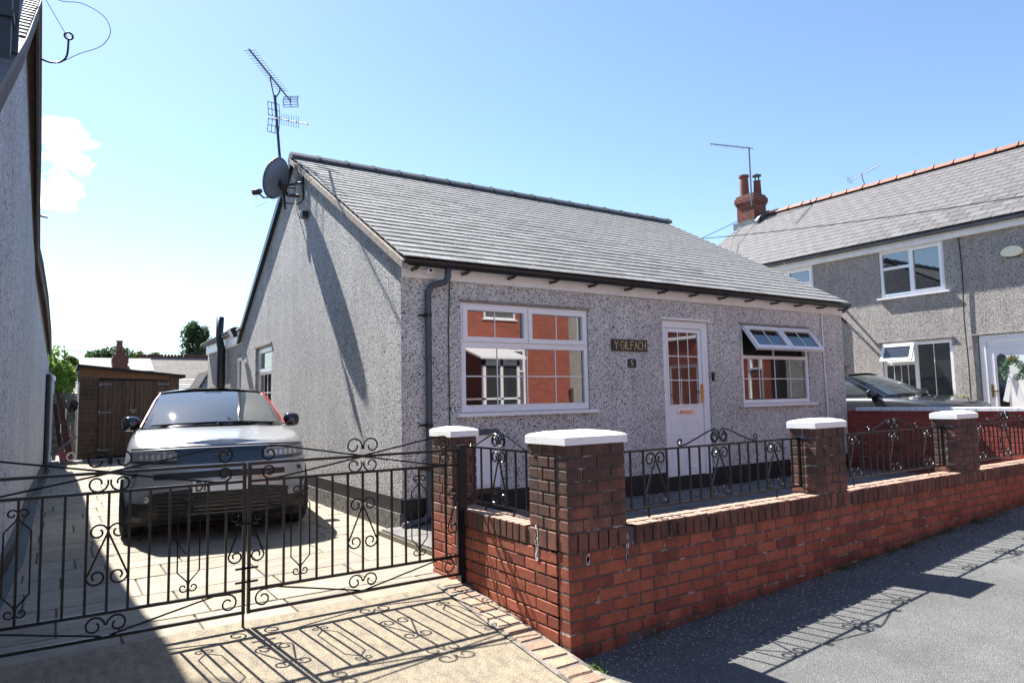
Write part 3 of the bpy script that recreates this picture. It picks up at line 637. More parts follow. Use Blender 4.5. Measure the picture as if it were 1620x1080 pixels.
while x<10.75:
    L=.455
    if rme is None:
        m_=MB(); prof=[(-.14,-.075),(-.12,-.03),(-.045,.035),(.045,.035),(.12,-.03),(.14,-.075)]
        m_.prism([(0,p[0],p[1]) for p in prof],(L-.006,0,0)); m_.prism([(L-.05,p[0]*1.12,p[1]*1.0+.014) for p in prof],(.05,0,0)); rme=m_.mesh('ridge_tile','ridge')
    link('ridge_tile',rme,bw,Vector((x,10.45,5.325))-BL,Euler((0,R.uniform(-.004,.004),0))); x+=L
v_=MB(); v_.prism([(2.875,6.34,2.93),(2.875,10.45,5.255),(2.875,10.45,5.18),(2.875,6.34,2.85)],(.07,0,0)); B(v_,'verge','verge')
v_=MB(); v_.prism([(2.885,10.45,5.31),(2.885,14.15,2.81),(2.885,14.15,2.69),(2.885,10.45,5.18)],(.07,0,0)); B(v_,'rear_verge','gutter')
B(MB().box(2.955,10.98,6.505,6.54,2.795,2.90),'fascia','upvc_old'); B(MB().box(2.955,10.98,6.44,6.539,2.902,2.93),'soffit','upvc_old')
# gutter
def halfgutter(a,b,r=.055):
    a=Vector(a);b=Vector(b);t=(b-a).normalized(); s=t.cross(Vector((0,0,1))); mb=MB(); n=8; vs=[]
    for p in (a,b):
        for rr in (r,r-.006):
            for k in range(n+1):
                an=math.pi+math.pi*k/n; vs.append(p+s*math.cos(an)*rr+Vector((0,0,math.sin(an)*rr)))
    m=n+1; fs=[]
    for k in range(n): fs+=[(k,k+1,2*m+k+1,2*m+k),(m+k,3*m+k,3*m+k+1,m+k+1)]
    fs+=[(0,m,3*m,2*m),(n,2*m+n,3*m+n,m+n)]
    mb.add(vs,fs)
    for p,base in ((a,0),(b,2*m)): mb.add([p+s*math.cos(math.pi+math.pi*k/n)*r+Vector((0,0,math.sin(math.pi+math.pi*k/n)*r)) for k in range(n+1)],[tuple(range(n+1))])
    return mb
gt=B(halfgutter((2.90,6.375,2.95),(10.93,6.375,2.95),.062),'gutter','gutter',fix=False)
for i in range(14):
    x=3.05+i*.60; b=MB().box(x,x+.03,6.38,6.51,2.86,2.885).box(x,x+.03,6.33,6.42,2.872,2.884); B(b,'gutter_bracket','gutter')
# downpipe
dp=MB(); dp.tube([(3.42,6.375,2.90),(3.42,6.38,2.80),(3.40,6.42,2.755),(3.27,6.46,2.715),(3.23,6.475,2.66),(3.23,6.475,.42),(3.22,6.47,.34),(3.15,6.46,.29),(2.90,6.40,.265)],.036,10); dpo=B(dp,'downpipe','pipe',smooth=True,fix=False)
for z in (2.40,1.25,.8): B(MB().lathe([(.042,-.02),(.042,.02)],(3.23,6.475,z),n=12).box(3.14,3.23,6.50,6.52,z-.012,z+.012),'pipe_clip','gutter')
# windows
def window(fr,parent,pl,u0,u1,v0,v1,sill,panes,t=.06,w0=-.075,w1=-.01,lintel=True,name='window',glass='glass'):
    off=lambda mb: setattr(mb,'v',[(p[0]-pl.x,p[1]-pl.y,p[2]-pl.z) for p in mb.v]) or mb
    mb=MB(); frame4(fr,mb,u0+.004,u1-.004,v0+.004,v1-.004,t,w0,w1); f=off(mb).obj(name,'upvc',parent)
    for (a,b,c,d,nv,nh,cas) in panes:
        if cas:
            mb=MB(); frame4(fr,mb,a,b,c,d,.055,w1-.04,w1+.015); off(mb).obj('casement','upvc',f); a+=.055;b-=.055;c+=.055;d-=.055
        mb=MB(); fr.box(mb,a+.001,b-.001,c+.001,d-.001,w0+.018,w0+.028); off(mb).obj('pane',glass,f)
        if nv or nh:
            mb=MB()
            for i in range(1,nv+1): fr.box(mb,a+(b-a)*i/(nv+1)-.006,a+(b-a)*i/(nv+1)+.006,c,d,w0+.028,w0+.034)
            for i in range(1,nh+1): fr.box(mb,a,b,c+(d-c)*i/(nh+1)-.006,c+(d-c)*i/(nh+1)+.006,w0+.0345,w0+.038)
            off(mb).obj('glazing_bars','bars',f)
    if sill: mb=MB(); fr.box(mb,u0-.07,u1+.09,v0-.04,v0-.002,-.06,.06); off(mb).obj('sill','upvc',f)
    if lintel: mb=MB(); fr.box(mb,u0-.02,u1+.03,v1+.003,v1+.028,-.06,.022); off(mb).obj('head_trim','verge' if lintel!='w' else 'upvc_old',f)
    return f
a,b,c,d=W1; ms=4.56; tr=2.115
f1=window(FRONT,bw,BL,a,b,c,d,True,[(a+.03,ms-.005,tr+.03,d-.03,1,0,True),(ms+.005,b-.03,tr+.03,d-.03,1,0,True),(a+.075,b-.075,c+.085,tr-.035,3,1,False)],w1=-.02)
mb=MB(); FRONT.box(mb,a+.064,b-.064,tr-.035,tr+.028,-.075,-.021); FRONT.box(mb,ms-.004,ms+.004,tr+.03,d-.064,-.075,-.021); B(mb,'transom','upvc',parent=f1)
mb=MB(); FRONT.box(mb,a+.065,b-.065,c+.065,c+.085,-.075,-.022); B(mb,'bottom_rail','upvc',parent=f1)
a,b,c,d=W2; tr=2.06
f2=window(FRONT,bw,BL,a,b,c,d,True,[(a+.075,b-.075,c+.075,tr-.03,3,1,False)],w1=-.02,lintel=True)
mb=MB(); FRONT.box(mb,a+.064,b-.064,tr-.03,tr+.02,-.075,-.021); FRONT.box(mb,(a+b)/2-.015,(a+b)/2+.015,tr+.02,d-.064,-.075,-.05); B(mb,'transom','upvc',parent=f2)
mb=MB(); FRONT.box(mb,a+.064,b-.064,tr+.02,d-.064,-.115,-.105); B(mb,'dark_room_opening','void',parent=f2)
for (ua,ub) in ((a+.02,(a+b)/2-.006),((a+b)/2+.006,b-.02)):
    H=.43; Wd=ub-ua
    mb=MB(); mb.box(0,Wd,-.03,.02,-.06,0).box(0,Wd,-.03,.02,-H,-H+.06).box(0,.06,-.03,.02,-H+.06,-.06).box(Wd-.06,Wd,-.03,.02,-H+.06,-.06)
    # world-space bake of the tilted casement
    ro_=Matrix.Rotation(math.radians(-36),3,'X'); o_=Vector((ua,6.52,d-.03))
    def bake(m): m.v=[tuple(ro_@Vector(p)+o_) for p in m.v]; return m
    cas=B(bake(mb),'open_casement','upvc',parent=f2)
    B(bake(MB().box(.058,Wd-.058,-.008,.004,-H+.058,-.058)),'pane','glass',parent=f2)
    B(bake(MB().box(Wd/2-.006,Wd/2+.006,-.016,-.009,-H+.058,-.058)),'glazing_bars','bars',parent=f2)
    B(MB().tube([(ua+.1,6.53,2.08),tuple(ro_@Vector((.1,0,-H+.02))+o_)],.006,4),'stay','black',parent=f2)
# gable window
GF=FR((2.95,0,0),(0,-1,0),(-1,0,0))
gwn=window(GF,bw,BL,-12.85,-11.72,1.0,2.50,True,[(-12.79,-11.78,1.06,2.02,3,2,False),(-12.80,-11.77,2.07,2.46,0,0,True)],w1=-.06,w0=-.11,lintel=True)
mb=MB(); GF.box(mb,-12.79,-11.78,2.02,2.07,-.11,-.061); B(mb,'transom','upvc',parent=gwn)
# door
a,b,c,d=DR
mb=MB(); FRONT.box(mb,a+.003,b-.003,d-.10,d-.003,-.1,-.03); FRONT.box(mb,a+.003,a+.06,c,d-.10,-.1,-.03); FRONT.box(mb,b-.12,b-.003,c,d-.10,-.1,-.03); FRONT.box(mb,a+.003,b-.003,c-.03,c,-.1,-.02)
df=B(mb,'door_frame','upvc')
mb=MB(); FRONT.box(mb,a+.065,b-.125,c+.005,d-.105,-.09,-.05)
door=B(mb,'front_door','upvc')
mb=MB(); ga,gb,gc,gdd=a+.14,b-.20,1.385,2.37
frame4(FRONT,mb,ga-.025,gb+.025,gc-.025,gdd+.025,.025,-.05,-.038); B(mb,'glass_bead','upvc',parent=door)
mb=MB(); FRONT.box(mb,ga,gb,gc,gdd,-.050,-.046); B(mb,'pane','glass',parent=door)
mb=MB()
for i in (1,2):
    FRONT.box(mb,ga+(gb-ga)*i/3-.006,ga+(gb-ga)*i/3+.006,gc,gdd,-.046,-.041); FRONT.box(mb,ga,gb,gc+(gdd-gc)*i/3-.006,gc+(gdd-gc)*i/3+.006,-.0405,-.038)
B(mb,'glazing_bars','bars',parent=door)
for i in (0,1):
    for (z0,z1) in ((.98,1.18),(.52,.93)):
        u0=ga+.0+i*(gb-ga)/2+.01; u1=u0+(gb-ga)/2-.03; mb=MB(); frame4(FRONT,mb,u0,u1,z0,z1,.018,-.05,-.043); B(mb,'raised_panel','upvc',parent=door)
B(MB().box(7.51,7.545,6.57,6.59,1.40,1.66).box(7.44,7.53,6.535,6.55,1.545,1.565).box(7.515,7.53,6.54,6.58,1.545,1.565),'door_handle','brass',parent=door)
B(MB().box(ga+.14,gb-.12,6.575,6.589,1.255,1.315),'letterbox','chrome',parent=door); B(MB().box(ga+.18,gb-.20,6.567,6.5745,1.265,1.295),'red_sticker','redtrim',parent=door)
mb=MB(); FRONT.box(mb,a-.03,b+.03,d+.002,d+.03,-.05,.02); B(mb,'door_head_trim','upvc_old',parent=df)
B(MB().box(7.69,7.73,6.515,6.54,1.70,1.82),'doorbell','black')
# stroke lettering
STK={'Y':[[(0,1),(.5,.5),(1,1)],[(.5,.5),(.5,0)]],'G':[[(1,.85),(.7,1),(.3,1),(0,.7),(0,.3),(.3,0),(.75,0),(1,.15),(1,.5),(.65,.5)]],'I':[[(.5,0),(.5,1)]],'L':[[(0,1),(0,0),(.9,0)]],'F':[[(0,0),(0,1),(.9,1)],[(0,.55),(.7,.55)]],'A':[[(0,0),(.5,1),(1,0)],[(.2,.4),(.8,.4)]],'C':[[(1,.85),(.7,1),(.3,1),(0,.7),(0,.3),(.3,0),(.7,0),(1,.15)]],'H':[[(0,0),(0,1)],[(1,0),(1,1)],[(0,.5),(1,.5)]],'5':[[(.9,1),(.15,1),(.1,.55),(.6,.6),(.95,.3),(.6,0),(.05,.05)]],'D':[[(0,0),(0,1),(.6,1),(1,.7),(1,.3),(.6,0),(0,0)]],'.':[[(.4,.45),(.6,.45),(.6,.55),(.4,.55),(.4,.45)]]}
def text(s,fr,u,v,h,wd,gap,w0,w1,th,skew={}):
    mb=MB(); nrm=fr.W.normalized()
    for ch in s:
        k=.35 if ch in 'I.' else 1
        if ch in STK:
            for st in STK[ch]:
                for p,q in zip(st[:-1],st[1:]):
                    a=fr.P(u+p[0]*wd*k,v+p[1]*h,w0); b=fr.P(u+q[0]*wd*k,v+q[1]*h,w0); d=(b-a)
                    if d.length<1e-6: continue
                    d.normalize(); s_=d.cross(nrm)*th/2; a=a-d*th*.4; b=b+d*th*.4
                    mb.prism([a-s_,b-s_,b+s_,a+s_],nrm*(w1-w0))
        u+=wd*k+gap
    return mb
sg=thing('name_sign','dark slate sign lettered Y GILFACH in gold beside the front door','sign',(6.13,6.54,2.15))
def at(mb,o): l=loc_of(o); mb.v=[(p[0]-l.x,p[1]-l.y,p[2]-l.z) for p in mb.v]; return mb
at(MB().box(5.83,6.44,6.515,6.54,2.085,2.235),sg).obj('board','plaque',sg)
at(text('Y.GILFACH',FRONT,5.87,2.112,.098,.054,.0145,.0255,.029,.008),sg).obj('lettering','gold',sg,fix=True)
ns=thing('house_number_plaque','small black plaque with number 5 below the name sign','plaque',(6.16,6.54,1.93))
pl_=[(6.06,1.87),(6.10,1.855),(6.22,1.855),(6.26,1.87),(6.26,1.99),(6.22,2.005),(6.10,2.005),(6.06,1.99)]
at(MB().prism([(p[0],6.539,p[1]) for p in pl_],(0,-.014,0)),ns).obj('rim','silver_l',ns)
at(MB().prism([(6.16+(p[0]-6.16)*.78,6.5245,1.93+(p[1]-1.93)*.82) for p in pl_],(0,-.004,0)),ns).obj('plate','plaque',ns)
at(text('5',FRONT,6.143,1.90,.07,.036,.01,.02,.023,.007),ns).obj('numeral','silver_l',ns)
mbx=thing('meter_box','white utility meter box on the front wall behind the slim gate pier','meter box',(3.9,6.54,.85))
at(MB().box(3.70,4.08,6.46,6.54,.55,1.12),mbx).obj('case','upvc',mbx); at(MB().box(3.735,4.045,6.45,6.4595,.58,1.09),mbx).obj('door','upvc',mbx); at(MB().box(3.70,4.08,6.44,6.54,.49,.545),mbx).obj('base_board','oldwood',mbx); at(MB().prism([(3.68,6.54,1.18),(3.68,6.43,1.125),(3.68,6.54,1.125)],(.42,0,0)),mbx).obj('lid','galv',mbx)
sc_=thing('security_camera','small white camera on the fascia beside the black gutter','camera',(3.2,6.5,2.87))
at(MB().lathe([(.0,-.06),(.028,-.055),(.03,.03),(.022,.035)],(3.22,6.44,2.862),'y',14),sc_).obj('body','upvc',sc_,smooth=False); at(MB().lathe([(.018,-.063),(.018,-.058)],(3.22,6.44,2.862),'y',12),sc_).obj('camera_lens','black',sc_); at(MB().tube([(3.18,6.5,2.88),(3.22,6.45,2.87)],.012,6),sc_).obj('bracket','upvc',sc_)
tag(MB().tube([(3.52,6.525,2.80),(3.50,6.53,2.3),(3.50,6.53,1.5),(3.51,6.53,.5)],.007,5).obj('wall_cable','greencable',fix=False),'thin dark green cable running down beside the grey downpipe','cable')
wp=MB().tube([(10.40,6.52,2.93),(10.40,6.52,2.0),(10.42,6.52,1.2),(10.42,6.52,.5)],.012,6).obj('waste_pipe','upvc',fix=False); tag(wp,'thin white pipe down the wall right of the open casement window','pipe')
ln=thing('wall_lantern','small black lantern on the far corner of the bungalow','lantern',(11.05,6.7,1.85))
at(MB().box(11.0,11.12,6.60,6.64,1.98,2.0).box(11.05,11.15,6.55,6.65,1.72,1.735).box(11.05,11.15,6.55,6.65,1.93,1.95),ln).obj('frame','black',ln); at(MB().box(11.06,11.14,6.56,6.64,1.735,1.93),ln).obj('pane','carglass',ln)
# rear extension
ex_=thing('rear_extension','low pebbledash rear extension with black guttering behind the gable','house',(3.0,16,.17))
EX=loc_of(ex_)
def X_(mb,name,mt,**k):
    mb.v=[(p[0]-EX.x,p[1]-EX.y,p[2]-EX.z) for p in mb.v]; return mb.obj(name,mt,k.pop('parent',ex_),**k)
EF=FR((3.02,0,0),(0,-1,0),(-1,0,0))
mb=MB(); wall_holes(EF,mb,-18.0,-14.0,.1,2.72,[(-14.75,-13.99-.15,.2,2.45),(-16.6,-16.0,1.2,2.43)]); mb.quad((3.02,18,.1),(7,18,.1),(7,18,2.72),(3.02,18,2.72)); X_(mb,'wall','dash_r',fix=False)
window(EF,ex_,EX,-14.75,-14.14,.2,2.45,False,[(-14.69,-14.20,1.1,2.38,0,0,False)],name='side_door',glass='glass2')
window(EF,ex_,EX,-16.6,-16.0,1.2,2.43,True,[(-16.54,-16.06,1.26,2.37,0,0,False)])
X_(MB().box(2.96,3.015,14.2,17.9,2.72,2.93),'fascia','upvc_old')
X_(halfgutter((2.90,14.1,3.02),(2.90,17.95,2.98),.06),'gutter','gutter',fix=False)
X_(MB().prism([(2.86,13.99,2.99),(7.2,13.99,3.9),(7.2,13.99,3.8),(2.86,13.99,2.93)],(0,4.1,0)),'roof','roofpale')
X_(MB().tube([(2.88,15.6,.2),(2.88,15.6,2.7),(2.84,15.62,2.9),(2.86,15.65,3.38)],[.085,.085,.075,.08],10),'soil_pipe','black',smooth=True,fix=False)
fl=thing('flood_light','black floodlight on white bracket below the rear gutter','light',(2.85,13.95,2.85))
at(MB().prism([(2.72,13.9,2.96),(2.80,13.9,2.80),(2.86,13.9,2.82),(2.80,13.9,3.0)],(0,.25,0)),fl).obj('head','black',fl); at(MB().tube([(2.82,14.0,2.9),(2.94,13.9,3.02)],.02,6),fl).obj('bracket','upvc',fl); at(MB().prism([(2.705,13.91,2.955),(2.785,13.91,2.80),(2.79,13.91,2.803),(2.715,13.91,2.962)],(0,.23,0)),fl).obj('diffuser','white',fl)
# ---------------------------------------------------------------- dish and aerials on the gable
ds=thing('satellite_dish','blue-grey satellite dish bracketed to the gable near the ridge','satellite dish',(2.93,10.1,4.62))
nrm=Vector((-.62,.70,.34)).normalized(); ux=nrm.cross(Vector((0,0,1))).normalized(); uy=ux.cross(nrm)
dc=Vector((2.62,10.27,4.86))
mb=MB(); n=28; rings=6; vs=[dc-nrm*.075]; 
for r in range(1,rings+1):
    t=r/rings
    for k in range(n):
        an=2*math.pi*k/n; vs.append(dc+ux*math.cos(an)*.29*t+uy*math.sin(an)*.315*t-nrm*.075*(1-t*t))
fs=[(0,1+k,1+(k+1)%n) for k in range(n)]
for r in range(rings-1):
    for k in range(n): fs.append((1+r*n+k,1+(r+1)*n+k,1+(r+1)*n+(k+1)%n,1+r*n+(k+1)%n))
mb.add(vs,fs); m2=[(Vector(v)-nrm*.008) for v in vs]; mb.add(m2,[f[::-1] for f in fs]); L0=1+(rings-1)*n; nv=len(vs)
mb.f+= [(L0+k,L0+(k+1)%n,nv+L0+(k+1)%n,nv+L0+k) for k in range(n)]
at(mb,ds).obj('reflector','dish',ds,smooth=True,fix=False)
lnb=dc-uy*.27+nrm*.25
at(MB().tube([dc-uy*.29-nrm*.03,dc-uy*.33+nrm*.10,lnb],.014,6),ds).obj('arm','black',ds)
at(MB().tube([lnb+nrm*.05-uy*.03,lnb-nrm*.02,lnb-nrm*.08+uy*.03],[.045,.05,.028],10),ds).obj('receiver','black',ds,smooth=True,fix=False)
at(MB().tube([lnb,lnb-Vector((0,0,.12)),dc-uy*.5+nrm*.18,dc-uy*.36],.004,4),ds).obj('lead','upvc',ds,fix=False)
at(MB().tube([dc-nrm*.06,dc-nrm*.15-uy*.12,(2.80,10.25,4.62),(2.94,10.2,4.62)],.028,6).tube([dc-nrm*.05-uy*.1,(2.76,10.2,4.75),(2.94,10.05,4.78)],.02,6).box(2.93,2.952,9.95,10.3,4.50,4.85),ds).obj('bracket','black',ds,fix=False)
am=thing('tv_aerial','tall leaning black mast carrying two television aerials beside the dish','aerial',(2.80,10.45,4.65))
at(MB().tube([(2.80,10.42,4.45),(2.76,10.62,5.4),(2.73,10.80,6.37)],.021,8),am).obj('mast','aerial',am,fix=False)
at(MB().tube([(2.94,10.40,4.55),(2.80,10.42,4.55)],.015,6).tube([(2.94,10.42,4.8),(2.80,10.45,4.8)],.015,6),am).obj('wall_bracket','aerial',am,fix=False)
A_=Vector((2.10,9.72,6.47)); B_=Vector((3.06,11.10,6.47)); dr=(B_-A_).normalized(); sd=Vector((dr.y,-dr.x,0))
yg=MB().tube([A_,B_],.013,6)
yo=at(yg,am).obj('boom','aerial',am,fix=False)
mb=MB()
for i in range(18):
    p=A_+dr*(.03+i*.075); mb.tube([p-sd*.085,p+sd*.085],.0035,4)
at(mb,am).obj('director_rods','aerial',am,kind='stuff',fix=False)
q=A_+dr*.80
at(MB().tube([q,q+Vector((0,0,-.06)),(2.70,10.74,6.33),(2.73,10.80,6.30)],.011,6).tube([(2.73,10.80,6.32),A_+dr*1.18+Vector((0,0,-.08)),A_+dr*1.2],.010,6),am).obj('cradle','aerial',am,fix=False)
rfc=B_-dr*.02
mb=MB()
for sgn in (1,-1):
    for j in range(3):
        h=.02+j*.035; z=sgn*h; p=rfc+Vector((0,0,z))+dr*(-.0+h*.5); mb.tube([p-sd*.12,p+sd*.12],.006,4)
    for s in (-.12,0,.12): mb.tube([rfc+sd*s,rfc+sd*s+Vector((0,0,sgn*.09))+dr*.045],.007,4)
at(mb,am).obj('reflector_grid','aerial',am,fix=False)
A2=Vector((2.73,10.66,5.83)); B2=Vector((2.93,10.08,5.74)); A2=Vector((2.70,10.70,5.96)); B2=Vector((2.86,9.50,5.47)); d2=(B2-A2).normalized(); up=Vector((0,0,1)); 
at(MB().tube([A2-d2*.1,B2],.011,6),am).obj('boom','aerial',am,fix=False)
mb=MB()
for i in range(9):
    p=A2+d2*(.22+i*.095); mb.tube([p-up*.09,p+up*.09],.0035,4)
at(mb,am).obj('director_rods','aerial',am,kind='stuff',fix=False)
mb=MB()
s2=Vector((d2.y,-d2.x,0)).normalized()
for sgn in (1,-1):
    for s in (-.09,-.03,.03,.09): mb.tube([A2+s2*s+up*sgn*.02,A2+s2*s+up*sgn*.24-d2*.05],.006,4)
    for hh in (.03,.13,.24): mb.tube([A2-s2*.09+up*sgn*hh-d2*.03,A2+s2*.09+up*sgn*hh-d2*.03],.006,4)
at(mb,am).obj('reflector_grid','aerial',am,fix=False)
ml=MB().box(2.86,2.95,9.72,9.86,4.18,4.27).obj('gable_light','black'); tag(ml,'small dark light box on the gable under the satellite dish','light')

# ================================================================ LEFT HOUSE
def LW(y,z,w=0):
    K=[(-7,-.60),(3,-.50),(4.4,-.48),(6,-.40),(7.5,-.335),(9,-.325),(12,-.325),(14,-.295),(19,-.22),(24,-.10)]
    for a,b in zip(K[:-1],K[1:]):
        if y<=b[0]: break
    t=(y-a[0])/(b[0]-a[0]); return (a[1]+(b[1]-a[1])*t+w, y, z)
lh=thing('tall_side_house','tall pale speckled pebbledash house wall in shade along the driveway','house',(-.6,4.4,.17))
def L_(mb,name,mt,**k): return at(mb,lh).obj(name,mt,lh,**k)
mb=MB()
def lwall(segs):
    for (a,b) in segs: mb.add([LW(a[0],-.2),LW(b[0],-.2),LW(b[0],b[1]),LW(a[0],a[1])],[(0,1,2,3)])
VG=[(v[0]-.024,v[1],v[2]) for v in [(-.30,3.2,2.50),(-.25,5.2,3.78),(-.24,7.25,5.12),(-.245,8.9,4.25),(-.265,10,3.95),(-.285,11.6,3.68),(-.25,11.9,3.55),(-.2,14,3.35),(-.165,17,3.02),(-.165,19.3,2.75)]]
pts=[(-7,2.45),(3.2,2.45),(4.4,3.2)]+[(v[1],v[2]-.04) for v in VG[1:]]+[(19.5,2.6),(20.4,2.25),(24,2.3)]
def dens(p):
    o=[]
    for a,b in zip(p[:-1],p[1:]):
        n=max(1,int((b[0]-a[0])/1.0)); o+=[(a[0]+(b[0]-a[0])*k/n,a[1]+(b[1]-a[1])*k/n) for k in range(n)]
    return o+[p[-1]]
pts=dens(pts)
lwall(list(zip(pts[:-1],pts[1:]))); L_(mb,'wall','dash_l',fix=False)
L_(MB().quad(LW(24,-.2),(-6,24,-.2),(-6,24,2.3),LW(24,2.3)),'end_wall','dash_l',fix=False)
for k in range(len(VG)-1):
    a=Vector(VG[k]); b=Vector(VG[k+1]); wa=LW(a.y,a.z); wb=LW(b.y,b.z)
    
    L_(MB().prism([a,b-Vector((0,.012,0)),(wb[0]+.01,b.y-.012,b.z),(wa[0]+.01,a.y,a.z)],(0,0,-.03)),'soffit_board','oldbarge')
    L_(MB().prism([a,b-Vector((0,.01,0)),b-Vector((0,.01,.13)),a-Vector((0,0,.13))],(.022,0,0)),'barge_board','oldbarge')
    L_(MB().prism([a+Vector((.04,0,.03)),b+Vector((.04,0,.03)),(-5,b.y,b.z+.03),(-5,a.y,a.z+.03)],(0,0,.05)),'roof','slate')
for k in range(16):
    a=Vector(VG[0]).lerp(Vector(VG[2]),0) ; t0=k/16; p=Vector(VG[1]).lerp(Vector(VG[2]),t0); q=Vector(VG[1]).lerp(Vector(VG[2]),(k+1)/16)
    L_(MB().prism([(p.x+.03,p.y,p.z+.095),(q.x+.03,q.y,q.z+.083),(-4,q.y,q.z+.083),(-4,p.y,p.z+.095)],(0,0,-.02)),'slate_course','slate')
for k in range(5): L_(MB().box(-.62,-.44,9.3,9.33,5.30+k*.09,5.38+k*.09),'pale_board','white')
L_(MB().box(-.64,-.46,9.34,9.4,4.4,5.75).box(-.66,-.42,9.2,9.5,5.78,5.84),'dormer_frame','felt')
# gutter end and downpipe near the front of the gable
L_(MB().tube([LW(4.75,4.9,.18),LW(4.75,3.95,.18),LW(4.65,3.68,.17),LW(4.4,3.5,.05)],[.055,.055,.053,.045],12),'downpipe','gutter',smooth=True,fix=False)
L_(MB().tube([LW(4.75,4.02,.18),LW(4.75,3.92,.18)],.068,12),'pipe_socket','gutter',fix=False)
L_(MB().box(-.46,-.272,4.46,4.56,3.36,5.1),'hopper','darkblue')
L_(MB().box(-.46,-.262,4.44,4.58,4.2,4.26).box(-.46,-.262,4.44,4.58,3.62,3.66),'hopper_band','darkblue')
L_(MB().box(-.46,-.246,4.62,4.66,3.5,5.2),'corner_trim','pipe')
slab=lambda a,b,xw,th,mt,name: L_(MB().prism([LW(a[0],a[1],.03),LW(b[0],b[1],.03),(LW(b[0],b[1])[0]-xw,b[0],b[1]),(LW(a[0],a[1])[0]-xw,a[0],a[1])],(0,0,th)),name,mt)
slab((20.4,2.25),(24,2.3),.25,.12,'coping_white','coping')
L_(MB().tube([LW(18.0,.2,.05),LW(18.0,2.25,.05)],.05,8),'rear_downpipe','black',fix=False)
for (a_,b_) in ((4.5,6),(6,7.5),(7.5,12),(12,18.5)):
    L_(MB().prism([LW(a_,.0,.0),LW(b_,.0,.0),LW(b_,.0,.13),LW(a_,.0,.13)],(0,0,.188)),'tarred_foot','plinth')
    L_(MB().prism([LW(a_,.19,.0),LW(b_,.19,.0),LW(b_,.19,.04),LW(a_,.19,.04)],(0,0,.14)),'tarred_upstand','plinth')
hk=thing('wall_hook','black curled iron hook with a looped cable high on the left gable','hook',(-.22,7.6,4.8))
h0=Vector((-.23,7.60,4.78)); HS=.62; hd=Vector((1,0,0))
V3=lambda x,z,y=0: h0+Vector((x*HS,y*HS,z*HS))
def smooth(p,n=6):
    o=[]; p=[Vector(q) for q in p]
    for i in range(len(p)-1):
        a=p[max(0,i-1)];b=p[i];c=p[i+1];d=p[min(len(p)-1,i+2)]
        for k in range(n):
            t=k/n; o.append(.5*((2*b)+(c-a)*t+(2*a-5*b+4*c-d)*t*t+(3*b-a-3*c+d)*t**3))
    return o+[p[-1]]
hp=smooth([V3(0,0),V3(.12,-.02),V3(.25,.02),V3(.33,.14),V3(.345,.40)])+[V3(.345+.055*math.sin(a),.46-.055*math.cos(a)) for a in [i*.45 for i in range(15)]]
at(MB().tube(hp,.0095,6),hk).obj('hook','iron',hk,fix=False)
cb=smooth([V3(.30,.05),V3(.5,.22),V3(.78,.42),V3(.9,.68),V3(.80,.92),V3(.5,1.04),V3(.15,1.02),V3(-.15,1.22,-.5),V3(-.6,1.6,-1.5)])
at(MB().tube(cb,.0035,5),hk).obj('cable_loop','cable',hk,fix=False)
at(MB().tube([V3(.33,.44),V3(-.5,1.15,-1.6)],.003,4),hk).obj('stay_wire','cable',hk,fix=False)
tag(MB().tube([(-.34,10.2,3.90),(-.17,10.2,3.88)],.013,6).obj('wall_bracket','galv',fix=False),'short metal bar poking from the left gable verge','bracket')
# ================================================================ RIGHT HOUSE
rh=thing('terraced_house','buff pebbledash two-storey house with slate roof right of the bungalow','house',(15.5,6,.33))
RF=FR((15.5,0,0),(0,-1,0),(-1,0,0)); RL=loc_of(rh)
def H_(mb,name,mt,**k): return at(mb,rh).obj(name,mt,k.pop('parent',rh),**k)
UW=(-8.24,-6.88,3.60,4.66); UW2=(-11.35,-9.89,3.60,4.66); LWn=(-8.30,-6.83,1.15,2.58); RD=(-6.36,-5.12,.42,2.58)
mb=MB(); wall_holes(RF,mb,-14.2,-2.4,.2,4.72,[UW,UW2,LWn,RD]); H_(mb,'wall','dash_r',fix=False)
mb=MB(); mb.add([(15.5,14.2,.2),(22.3,14.2,.2),(22.3,14.2,4.7),(18.99,14.2,7.15),(15.5,14.2,4.7)],[(0,1,2,3,4)]); H_(mb,'end_gable','dash_r',fix=False)
u,v=window,0
f=window(RF,rh,RL,*UW,True,[(-8.16,-7.60,3.68,4.22,0,0,False),(-8.17,-7.60,4.28,4.59,0,0,False),(-7.56,-6.92,3.64,4.62,0,0,True)],w1=-.02,glass='glass')
mb=MB(); RF.box(mb,-8.17,-7.565,4.22,4.28,-.075,-.021); RF.box(mb,-7.60,-7.56,3.67,4.59,-.075,-.0215); H_(mb,'transom','upvc',parent=f)
mb=MB(); RF.box(mb,-7.40,-7.07,3.72,3.95,-.056,-.055); 
f=window(RF,rh,RL,*UW2,True,[(-11.28,-10.64,3.68,4.22,0,0,False),(-10.60,-9.93,4.22,4.60,0,0,True),(-10.56,-9.97,3.68,4.16,0,0,False),(-11.28,-10.64,4.24,4.60,0,0,True)],w1=-.02)
mb=MB(); RF.box(mb,-11.28,-9.96,4.16,4.23,-.075,-.021); RF.box(mb,-10.65,-10.58,3.67,4.16,-.075,-.0215); RF.box(mb,-10.65,-10.58,4.23,4.6,-.075,-.0215); H_(mb,'transom','upvc',parent=f)
f=window(RF,rh,RL,*LWn,True,[(-8.23,-7.62,1.22,2.08,3,0,False),(-7.54,-6.90,1.22,2.51,1,0,False)],w1=-.02,glass='glass2',lintel=False)
mb=MB(); RF.box(mb,-8.23,-7.62,2.08,2.15,-.075,-.021); RF.box(mb,-7.62,-7.54,1.21,2.51,-.075,-.0215); H_(mb,'mullion','upvc',parent=f)
